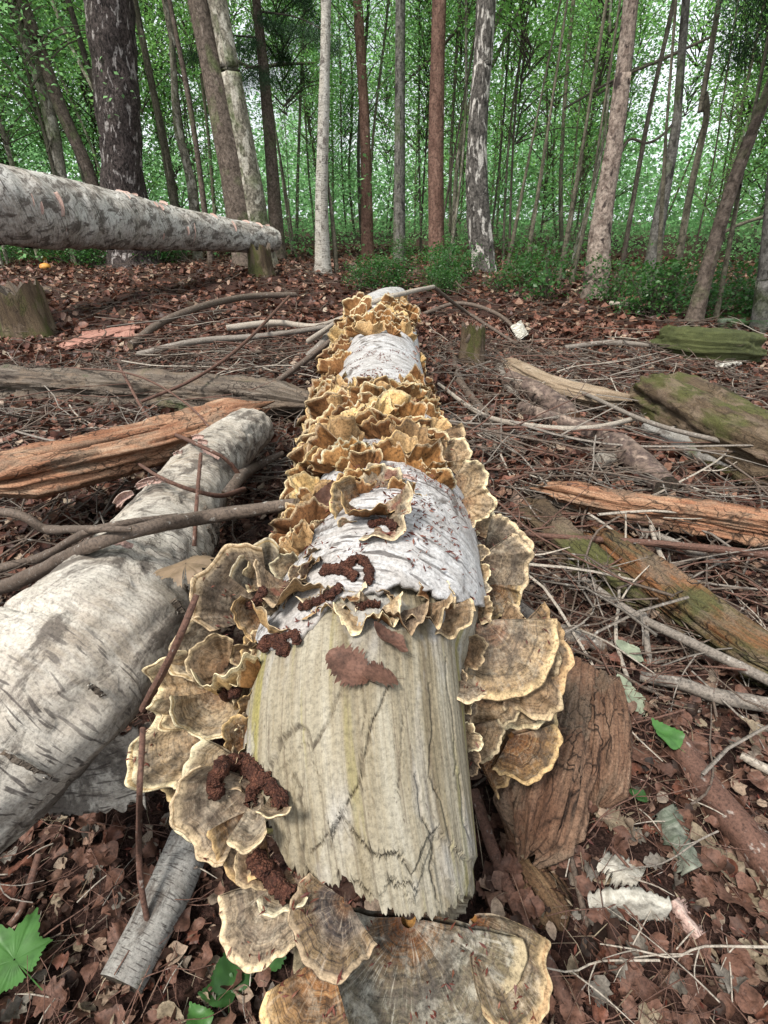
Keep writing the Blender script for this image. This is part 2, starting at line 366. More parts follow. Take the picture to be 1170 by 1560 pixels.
mt['brownlog'] = trunkmat('brown_flaking_bark', (.07, .05, .045), (.17, .125, .10), (.26, .20, .16), (30, 18), .55, 1., 0, .004)
mt['crumble'] = woodmat('crumbling_red_brown_wood', [(.055, .028, .018), (.135, .07, .042), (.21, .125, .08), (.30, .205, .14)], (70, 14), 1., None, 0, (.025, .012, .01), .007, blocks=.9)
mt['fibre'] = woodmat('fibrous_brown_wood', [(.04, .02, .012), (.13, .075, .04), (.25, .165, .09)], (130, 4), 1., None, 0, (.02, .01, .008), .006)
mt['twig'] = twigmat('brown_twig_bark', (.065, .046, .034), (.15, .115, .09))
mt['twigred'] = twigmat('red_brown_twig_bark', (.07, .034, .024), (.145, .078, .056), .1)
mt['twiggrey'] = twigmat('grey_twig_bark', (.13, .11, .09), (.24, .21, .18), .2)
mt['twigpale'] = twigmat('pale_twig_bark', (.24, .20, .16), (.40, .36, .30), .2)
mt['darkbirch'] = trunkmat('black_furrowed_birch_bark', (.02, .016, .015), (.12, .095, .088), (.42, .38, .36), (34, 13), .575, 1., 0, .04)
mt['twinbrown'] = trunkmat('smooth_brown_bark', (.075, .058, .045), (.165, .13, .105), (.21, .17, .14), (24, 12), .6, .8, .25)
mt['mottled'] = trunkmat('mottled_grey_bark', (.09, .08, .06), (.32, .29, .23), (.46, .43, .36), (20, 10), .53, .9, .5)
mt['stemwhite'] = birch('standing_birch_bark', (.50, .48, .43), (.36, .33, .27), lent=.3, crack=.26)
mt['redpine'] = trunkmat('red_brown_pine_bark', (.11, .06, .045), (.21, .125, .095), (.27, .17, .13), (16, 6), .6, .9)
mt['greybirch'] = trunkmat('grey_birch_stem', (.08, .075, .065), (.20, .19, .17), (.05, .045, .04), (24, 10), .55, .8, .4)
mt['lowbirch'] = trunkmat('dark_footed_birch_bark', (.03, .027, .024), (.16, .145, .13), (.5, .47, .43), (28, 9), .53, .9, 0, .02)
mt['pinkbirch'] = trunkmat('pinkish_birch_bark', (.15, .11, .09), (.38, .31, .26), (.06, .045, .04), (24, 12), .56, .9)
mt['sapling'] = trunkmat('olive_sapling_bark', (.07, .065, .045), (.17, .15, .11), (.25, .23, .17), (20, 4), .6, .5)
mt['sapdark'] = trunkmat('dark_sapling_bark', (.055, .045, .035), (.12, .10, .08), (.16, .14, .11), (20, 4), .6, .5)

mt['f_cream'] = fungus('cream_bracket_top', [(0., (0.152, 0.077, 0.043)), (.25, (0.319, 0.203, 0.112)), (.5, (0.456, 0.343, 0.211)), (.75, (0.395, 0.287, 0.167)), (.9, (0.502, 0.406, 0.267))], (0.547, 0.462, 0.310), .25, .3)
mt['f_grey'] = fungus('grey_zoned_bracket_top', [(0., (0.091, 0.056, 0.037)), (.3, (0.167, 0.133, 0.099)), (.5, (0.274, 0.224, 0.161)), (.65, (0.182, 0.154, 0.124)), (.85, (0.334, 0.273, 0.192))], (0.441, 0.364, 0.248), .45, .45)
mt['f_streak'] = fungus('streaked_bracket_top', [(0., (.22, .07, .02)), (.16, (.25, .105, .033)), (.32, (.15, .105, .06)), (.55, (.16, .14, .10)), (.75, (.22, .175, .105)), (.9, (.20, .16, .09))], (.33, .26, .16), .7, .6, 0, 1.6)
mt['f_blue'] = fungus('blue_centred_bracket_top', [(0., (0.289, 0.140, 0.050)), (.25, (0.076, 0.070, 0.074)), (.5, (0.122, 0.112, 0.112)), (.65, (0.274, 0.203, 0.112)), (.85, (0.334, 0.259, 0.149))], (0.418, 0.350, 0.248), .7, .5)
mt['f_tan'] = fungus('tan_bracket_top', [(0., (0.137, 0.056, 0.025)), (.3, (0.258, 0.126, 0.050)), (.55, (0.167, 0.098, 0.050)), (.75, (0.319, 0.196, 0.087)), (.9, (0.395, 0.280, 0.143))], (0.471, 0.350, 0.186), .3, .4)
mt['f_speck'] = fungus('speckled_bracket_top', [(0., (0.198, 0.105, 0.068)), (.4, (0.304, 0.210, 0.136)), (.7, (0.350, 0.273, 0.180)), (.9, (0.395, 0.322, 0.217))], (0.471, 0.392, 0.273), .3, .7, .75)
mt['f_pink'] = fungus('broad_pinkish_bracket_top', [(0., (0.152, 0.105, 0.074)), (.2, (0.289, 0.161, 0.105)), (.3, (0.228, 0.168, 0.118)), (.5, (0.350, 0.259, 0.174)), (.75, (0.441, 0.329, 0.198)), (.9, (0.456, 0.308, 0.161))], (0.486, 0.364, 0.211), .4, .45)
mt['u_ochre'] = underfungus('ochre_bracket_underside', (.13, .062, .026), (.235, .13, .058))
mt['u_brown'] = underfungus('brown_bracket_underside', (0.182, 0.087, 0.031), (0.289, 0.161, 0.062))
mt['u_cream'] = underfungus('cream_bracket_underside', (0.350, 0.231, 0.112), (0.441, 0.322, 0.174))
mt['soil'] = M('forest_soil', .95, .1).m
def _soil():
    m = M('forest_soil', .95, .1); ob = m.ob(); a = m.noise(ob, 30, 8, 0, .7); b = m.noise(ob, 160, 4)
    c = m.ramp(a, [(.3, (.018, .011, .009)), (.5, (.06, .033, .027)), (.7, (.12, .066, .05))]); far = m.noise(ob, .9, 4)
    c = m.mix(m.ramp(b, [(.6, 0.), (.68, .8)]), c, (.17, .10, .08)); c = m.mix(m.ramp(far, [(.55, 0.), (.75, .4)]), c, (.05, .055, .025))
    m.col(c); return m.bump(m.mix(.5, a, b), 1., .02).m
mt['soil'] = _soil()
dead = [(0., (.018, .011, .008)), (.18, (.05, .026, .018)), (.42, (.105, .052, .036)), (.62, (.16, .083, .058)), (.8, (.22, .14, .10)), (.91, (.33, .25, .18)), (1., (.14, .12, .10))]
fard = [(0., (.03, .013, .009)), (.4, (.12, .045, .028)), (.75, (.22, .095, .062)), (.92, (.32, .20, .14)), (1., (.42, .34, .25))]
mt['dead'] = leafmat('dead_leaf', dead, .12, rough=.6, spec=.25)
mt['deadfar'] = leafmat('far_dead_leaf', fard, .12, rough=.5)
mt['deadgrey'] = leafmat('grey_dead_leaf', [(0., (.10, .09, .075)), (.6, (.17, .15, .125)), (1., (.24, .215, .18))], .1)
mt['deadred'] = leafmat('red_dead_leaf', [(0., (.08, .018, .013)), (.6, (.15, .045, .03)), (1., (.24, .10, .06))], .12, rough=.5)
mt['deadpale'] = leafmat('pale_dead_leaf', [(0., (.17, .12, .08)), (1., (.30, .25, .17))], .12)
mt['green'] = leafmat('green_leaf', [(0., (.06, .13, .035)), (.4, (.09, .19, .05)), (.75, (.13, .25, .065)), (1., (.19, .32, .09))], .62, rough=.5, trc=(.46, .86, .26))
mt['farleaf'] = leafmat('distant_green_leaf', [(0., (.06, .14, .055)), (.5, (.11, .22, .085)), (1., (.19, .32, .13))], .62, rough=.6, trc=(.46, .86, .38))
mt['lushleaf'] = leafmat('low_shrub_leaf', [(0., (.02, .07, .02)), (.5, (.04, .11, .03)), (1., (.08, .17, .05))], .3, rough=.4, trc=(.12, .35, .06))
mt['needle'] = leafmat('conifer_needle', [(0., (.02, .055, .025)), (.6, (.04, .09, .04)), (1., (.06, .12, .05))], .15, rough=.6)
def _stone():
    m = M('grey_stone', .85, .3); ob = m.ob(); a = m.noise(ob, 40, 8)
    m.col(m.ramp(a, [(.3, (.13, .11, .09)), (.6, (.28, .25, .21)), (.75, (.38, .35, .3))])); return m.bump(a, .8, .004).m
mt['stone'] = _stone()
def _cat():
    m = M('brown_catkin', .8, .25); a = m.vor(m.ob(), 520); b = m.noise(m.ob(), 90, 4)
    c = m.mix(m.ramp(b, [(.35, 0.), (.65, 1.)]), (.05, .02, .013), (.145, .06, .035)); m.col(m.mix(m.ramp(a, [(.2, 0.), (.7, .7)]), c, (.04, .012, .008))); return m.bump(a, 1., .002).m
mt['catkin'] = _cat()
def _pump():
    m = M('orange_fungus_skin', .5, .4); m.col(m.ramp(m.noise(m.ob(), 14, 4), [(.3, (.5, .17, .04)), (.7, (.68, .38, .08))])); return m.m
mt['orangecap'] = _pump()
mt['lichen'] = trunkmat('pale_lichen_bark', (.26, .24, .2), (.48, .46, .4), (.6, .58, .52), (40, 30), .55, 1., 0, .003)
mt['greenbark'] = trunkmat('grey_green_bark', (.07, .085, .06), (.2, .21, .17), (.36, .33, .28), (40, 12), .58, 1., 0, .004)
mt['pinkbark'] = woodmat('pink_inner_bark', [(.30, .17, .14), (.46, .33, .28), (.56, .46, .40)], (12, 60), .6, None, 0, (.16, .09, .08))
mt['chip'] = woodmat('pinkish_wood_chip', [(.20, .08, .06), (.34, .17, .13), (.44, .26, .2)], (40, 6), .8)

# ------------------------------------------------------------------ ground
def axis(lo, hi, n, c, k):
    t = np.linspace(-1, 1, n); s = np.sinh(t * k) / math.sinh(k)
    return np.where(s < 0, c + s * (c - lo), c + s * (hi - c))
gx = axis(-90, 90, 300, 0, 5.6); gy = axis(-12, 120, 330, 1.2, 5.6)
XX, YY = np.meshgrid(gx, gy); ZZ = G(XX, YY)
V = np.stack([XX, YY, ZZ], -1).reshape(-1, 3)
struct('ground', mesh('ground', V, [grid_faces(len(gy), len(gx))], None, [mt['soil']]))

# ------------------------------------------------------------------ bracket fungi
def bracket(R, half=1.6, ruf=.1, k=3., thick=.16, cup=.12, nr=14, nt=40, seed=0, lobe=.08, inner=.06, droop=0.):
    r_ = np.random.default_rng(seed); th = np.linspace(-half, half, nt)[None, :]; ph = r_.uniform(0, 6.28, 6)
    v = np.linspace(0, 1, nr)[:, None]; v = 1 - (1 - v) ** 1.25
    rim = 1 + lobe * np.sin(2.3 * th + ph[0]) + lobe * .7 * np.sin(5.1 * th + ph[1]) + lobe * .35 * np.sin(11 * th + ph[2]) + lobe * .2 * np.sin(23 * th + ph[4])
    rim = rim * (.80 + .20 * np.cos(th / half * 1.4))
    r = R * (inner + (rim - inner) * v)
    x = r * np.sin(th) ; y = r * np.cos(th)
    z = R * (cup * v ** 2 - droop * v ** 3 + ruf * v ** 2.2 * (np.sin(k * th + ph[3]) + .45 * np.sin(2.3 * k * th + ph[4]) + .2 * np.sin(5 * k * th + ph[0])) + .012 * np.sin(v * 24 + ph[5]) * v)
    z = z + R * .03 * fbm(np.stack([x / R * 4, y / R * 4, 0 * x + seed], -1), 3)
    t = thick * R * (1.0 - .75 * v) ; e = np.clip((v - .9) / .1, 0, 1); t = t * (1 - .45 * e)
    top = np.stack([x, y, z + 0 * x], -1); bot = np.stack([x * (1 - .02 * e), y * (1 - .02 * e), z - t], -1)
    rimm = np.stack([x[-1] * 1.02, y[-1] * 1.02, z[-1] - t[-1] * .5 + 0 * x[-1]], -1)[None]
    A = np.concatenate([top, rimm, bot[::-1]], 0); n = 2 * nr + 1
    u = np.broadcast_to(th / math.pi + .5, (n, nt)); vv = np.concatenate([v, [[1.03]], v[::-1]])[:, 0]
    uv = np.stack([u + seed * .37 % 3, np.broadcast_to(vv[:, None], (n, nt))], -1)
    f = grid_faces(n, nt); mi = np.zeros(len(f), int); mi[(nr + 1) * (nt - 1):] = 1
    V = A.reshape(-1, 3); c = np.array([np.arange(n - 1)[::1]])
    # side walls at both ends of the fan
    side = []
    for col in (0, nt - 1):
        for i in range(nr - 1):
            a, b2 = i * nt + col, (i + 1) * nt + col; cc, d = (n - 2 - i) * nt + col, (n - 1 - i) * nt + col
            side.append((a, b2, cc, d) if col else (d, cc, b2, a))
    return V, [f, np.array(side)], uv.reshape(-1, 2), [mi, 0]
def orient(o, out, nor, org, sc=(1, 1, 1)):
    out = nrm(out); nor = nrm(nor - np.dot(nor, out) * out); x = np.cross(out, nor); M_ = np.stack([x, out, nor], 1)
    o.location = tuple(org); o.rotation_euler = Matrix([list(r) for r in M_]).to_euler(); o.scale = tuple(float(c) for c in sc)
def log_z(px, py, z):
    t = np.geomspace(.25, 5, 700); Q = CAM + t[:, None] * ray(px, py)
    D2 = np.linalg.norm(Q[:, None, :] - log.P[None], axis=2); j = D2.argmin(1); ins = D2[np.arange(len(t)), j] < log.R[j]
    return min(z, t[np.argmax(ins)] + .006) if ins.any() else z
def img_fungus(parent, px, py, z, rpx, ang, e=0., half=1.6, mat='f_cream', und='u_cream', label=None, nt=64, tiltn=0., free=False, **k):
    seed = int(px * 7 + py * 3); z = log_z(px, py, z) if parent is root and not free else z; R = rpx * z / F
    me = bracket_mesh(R, half, mat, und, seed, nt, **k)
    org = W(px, py, z); a = R_(ang); im = CR * math.cos(a) + CU * math.sin(a); vd = nrm(ray(px, py))
    out = nrm(im * math.cos(e) + vd * math.sin(e)); tip = org + out * R; zt_ = float((tip - CAM) @ CF)
    if parent is root and not free:
        for f_ in (.5, 1.):
            q_ = org + out * R * f_; v_ = q_ - CAM; zq = float(v_ @ CF); qx = 585 + F * (v_ @ CR) / zq; qy = 780 - F * (v_ @ CU) / zq; zl = log_z(qx, qy, 99)
            if zl < 90 and zl - .018 < zq: out = nrm(out + (W(qx, qy, zl - .018) - q_) / (R * f_))
    nor = -vd + tiltn * np.array([0, 0, 1.])
    o = obj('bracket_fungus', me, parent, label=label); orient(o, out, nor, org - np.array(parent.location)); return o
def bracket_mesh(R, half, mat, und, seed, nt, **k):
    V, f, uv, mi = bracket(R, half, seed=seed, nt=nt, nr=max(6, nt // 4), **k)
    return mesh('bracket_fungus', V, f, uv, [mt[mat], mt[und]], mi)

# ------------------------------------------------------------------ the fallen birch in the middle
LP = [(582, 1640, .485, .102), (578, 1540, .49, .104), (574, 1460, .50, .106), (556, 1320, .505, .109), (545, 1200, .525, .113), (543, 1100, .56, .116), (550, 1000, .62, .118), (574, 930, .675, .128),
      (586, 860, .77, .135), (590, 790, .90, .137), (588, 720, 1.09, .139), (578, 640, 1.38, .141), (578, 570, 1.76, .142), (584, 520, 2.12, .135), (578, 487, 2.6, .125), (590, 466, 3.1, .10), (606, 455, 3.5, .07)]
PR = np.array([[*W(a, b, z), r] for a, b, z, r in LP]); log = Path(PR, 160)
def s_of(py): return float(np.interp(-py, [-b for _, b, _, _ in LP], [0] + list(np.cumsum(np.linalg.norm(np.diff(PR[:, :3], axis=0), axis=1)))))
root = thing('fallen_birch_log', tuple(PR[7, :2]) + (0.,), 'long fallen birch covered in tiers of bracket fungi, its near end bare split wood', 'fallen log')
bpy.context.view_layer.update()
def pobj(name, me, parent, **k):
    o = obj(name, me, parent, **k); o.location = tuple(-np.array(parent.location)) if parent.type == 'EMPTY' else (0, 0, 0); return o
rloc = np.array(root.location)
# bare wood: plates with jagged edges, split ends
s_bark = s_of(955); n1, n2 = 520, 400
s_end0 = s_of(1480)
def solve(ths, f_target, dr=0.):
    d = np.linspace(0, log.L * .5, 500); out = []
    for t_ in ths:
        Q, _ = log.surf(d, np.full_like(d, t_), dr=dr); v = Q - CAM; py = 780 - F * (v @ CU) / (v @ CF); px = 585 + F * (v @ CR) / (v @ CF)
        k = np.argmax(py < f_target(px)) if (py < f_target(px)).any() else 0; out.append(d[k])
    return np.array(out)
thc = np.linspace(.25 * math.pi, 1.75 * math.pi, n2 + 1)
def jag(t, sc, seed):
    q = np.stack([t * sc, 0 * t + seed, 0 * t], -1); return vnoise(q)
endj = solve(thc, lambda x: np.interp(x, [340, 400, 440, 500, 600, 700, 760], [1200, 1270, 1330, 1368, 1400, 1398, 1345])) + .008 * jag(thc, 3, 1) + .0035 * jag(thc, 19, 2) + .0028 * jag(thc, 47, 3) * (jag(thc, 7, 5) > -.2) + .0016 * jag(thc, 170, 4)
CRK = [[(366, 1225), (400, 1190), (425, 1130), (455, 1105), (470, 1112), (478, 1142), (500, 1100), (520, 1058)], [(442, 1180), (453, 1205), (459, 1262), (456, 1320), (470, 1345)],
       [(656, 1040), (660, 1100), (655, 1180), (670, 1222), (690, 1290), (712, 1310)], [(590, 1045), (566, 1110), (552, 1180), (522, 1240), (500, 1292)], [(632, 1180), (641, 1240), (664, 1290), (662, 1330), (672, 1370)],
       [(470, 1300), (505, 1268), (522, 1240), (548, 1282), (575, 1306), (607, 1300), (630, 1330), (650, 1280), (668, 1262)], [(548, 985), (556, 1090), (549, 1200)], [(700, 1180), (706, 1250), (722, 1300)], [(606, 1000), (612, 1120), (604, 1210)],
       [(425, 1235), (436, 1275), (430, 1310)], [(512, 1330), (520, 1360), (545, 1345), (566, 1365)], [(590, 1340), (604, 1356), (628, 1345), (640, 1362)], [(390, 1100), (385, 1150), (372, 1190)], [(678, 1000), (690, 1100), (694, 1180)]]
PLATE = [(340, 1190), (366, 1225), (400, 1190), (425, 1130), (455, 1105), (470, 1112), (478, 1142), (490, 1200), (500, 1268), (522, 1240), (548, 1282), (575, 1306), (607, 1300), (630, 1330), (650, 1280), (668, 1262), (690, 1290), (712, 1310), (760, 1300)]
def bare_disp(d, th, PX, PY):
    wob = 3.0 * vnoise(np.stack([PX * .05, PY * .05, 0 * PX], -1)) + .7 * vnoise(np.stack([PX * .16, PY * .16, 0 * PX], -1)); QX, QY = PX + wob, PY + 3 * vnoise(np.stack([PX * .06, PY * .06, 0 * PX + 4], -1))
    u = th * .115
    r = .00045 * fbm(np.stack([u * 300, d * 9, 0 * d], -1), 3) + .0030 * fbm(np.stack([u * 11, d * 4, 0 * d + 5], -1), 2)
    gr = sstep(.25, .6, vnoise(np.stack([u * 120, d * 5, 0 * d + 8], -1))); r = r - .0011 * gr
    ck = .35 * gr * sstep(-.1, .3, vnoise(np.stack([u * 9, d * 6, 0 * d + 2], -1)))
    for k, ln in enumerate(CRK):
        best = np.full(PX.shape, 1e9)
        for (x0, y0), (x1, y1) in zip(ln[:-1], ln[1:]):
            L2 = (x1 - x0) ** 2 + (y1 - y0) ** 2; t_ = np.clip(((QX - x0) * (x1 - x0) + (QY - y0) * (y1 - y0)) / L2, 0, 1); best = np.minimum(best, np.hypot(QX - x0 - t_ * (x1 - x0), QY - y0 - t_ * (y1 - y0)))
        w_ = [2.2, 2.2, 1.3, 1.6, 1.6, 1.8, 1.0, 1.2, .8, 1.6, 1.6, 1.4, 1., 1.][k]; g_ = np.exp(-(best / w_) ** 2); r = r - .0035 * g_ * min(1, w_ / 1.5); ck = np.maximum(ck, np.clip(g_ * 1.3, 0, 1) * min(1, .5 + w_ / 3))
    yb = np.interp(QX, [a for a, _ in PLATE], [b for _, b in PLATE]); r = r - .0032 * sstep(-1.5, 1.5, QY - yb)
    t2 = yb + 34 + 30 * vnoise(np.stack([PX * .045, 0 * PX, 0 * PX + 3], -1)) + 3 * vnoise(np.stack([PX * .12, 0 * PX, 0 * PX], -1)); r = r - .0022 * sstep(-1.5, 1.5, PY - t2)
    return r, ck
s_lip = solve(thc, lambda x: 850 + 0 * x)
dd = s_lip[None, :] + (endj[None, :] - s_lip[None, :]) * (np.linspace(0, 1, n1)[:, None] ** .92); th = thc[None, :] + 0 * dd
P0, T0, X0, Y0, R0 = log.at(dd); _v = log.surf(dd, th)[0] - CAM
bdisp, crack_shade = bare_disp(dd, th, 585 + F * (_v @ CR) / (_v @ CF), 780 - F * (_v @ CU) / (_v @ CF)); rr = R0 + bdisp - .016 * sstep(.6, .1, np.linspace(0, 1, n1)[:, None] * 3)
nn = -np.cos(th)[..., None] * Y0 + np.sin(th)[..., None] * X0
V = P0 + nn * rr[..., None]
# the axis gets shorter towards the end; fibres break inwards
e2r = V[-1] - nn[-1] * .010 + T0[-1] * .004; e3r = V[-1] - nn[-1] * .022 + T0[-1] * .035
V = np.concatenate([V, e2r[None], e3r[None]], 0); uvb = np.stack([th * .115, dd], -1); uvb = np.concatenate([uvb, uvb[-1:] + [0, -.01], uvb[-1:] + [0, -.03]], 0)
gf = grid_faces(n1 + 2, n2 + 1)
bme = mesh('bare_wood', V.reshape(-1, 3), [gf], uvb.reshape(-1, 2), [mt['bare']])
_a = bme.attributes.new('crack', 'FLOAT', 'POINT'); _a.data.foreach_set('value', np.concatenate([crack_shade, crack_shade[-1:], crack_shade[-1:]], 0).ravel().astype(np.float32))
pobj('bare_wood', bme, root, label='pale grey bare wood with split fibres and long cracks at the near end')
V, fs, uv, mi = tube_arrays(log, 90, 40, .05, 20, d0=float(endj.mean()) + .05, d1=s_bark + .2, fn=lambda d, t: -.016 + 0 * d)
pobj('rotten_core', mesh('rotten_core', V, fs, uv, [mt['rot'], mt['rot']], mi), root)
# bark sheath with a torn lip
nb, mb = 420, 150
tb = np.linspace(0, 2 * math.pi, mb + 1)
lip = solve(tb, lambda x: np.interp(x, [400, 460, 520, 600, 680, 730, 770], [985, 975, 925, 905, 915, 935, 955])) + .010 * jag(tb, 3, 21) + .005 * jag(tb, 13, 22)
db = lip[None, :] + (log.L - lip[None, :]) * np.linspace(0, 1, nb)[:, None] ** 1.25; th = tb[None, :] + 0 * db
P0, T0, X0, Y0, R0 = log.at(db)
tw = .5 * db
rb = R0 * (1 + .03 * fbm(np.stack([np.cos(th) * 1.5, np.sin(th) * 1.5, db * 3], -1), 2)) + .0016 * fbm(np.stack([np.cos(th) * 9, np.sin(th) * 9, db * 60], -1), 3) + .0075 * np.exp(-((db - lip) / .05) ** 2)
nn = -np.cos(th)[..., None] * Y0 + np.sin(th)[..., None] * X0; V = P0 + nn * rb[..., None]
inner_ = V[:1] - nn[:1] * .006; inner2 = inner_ + T0[:1] * .03 - nn[:1] * .004
V = np.concatenate([inner2, inner_, V], 0); ub = np.stack([th * .13, db], -1); ub = np.concatenate([ub[:1] + [0, .03], ub[:1], ub], 0)
pobj('bark', mesh('bark', V.reshape(-1, 3), [grid_faces(nb + 2, mb + 1)], ub.reshape(-1, 2), [mt['bark_log']]), root, label='white papery bark with dark dashes')

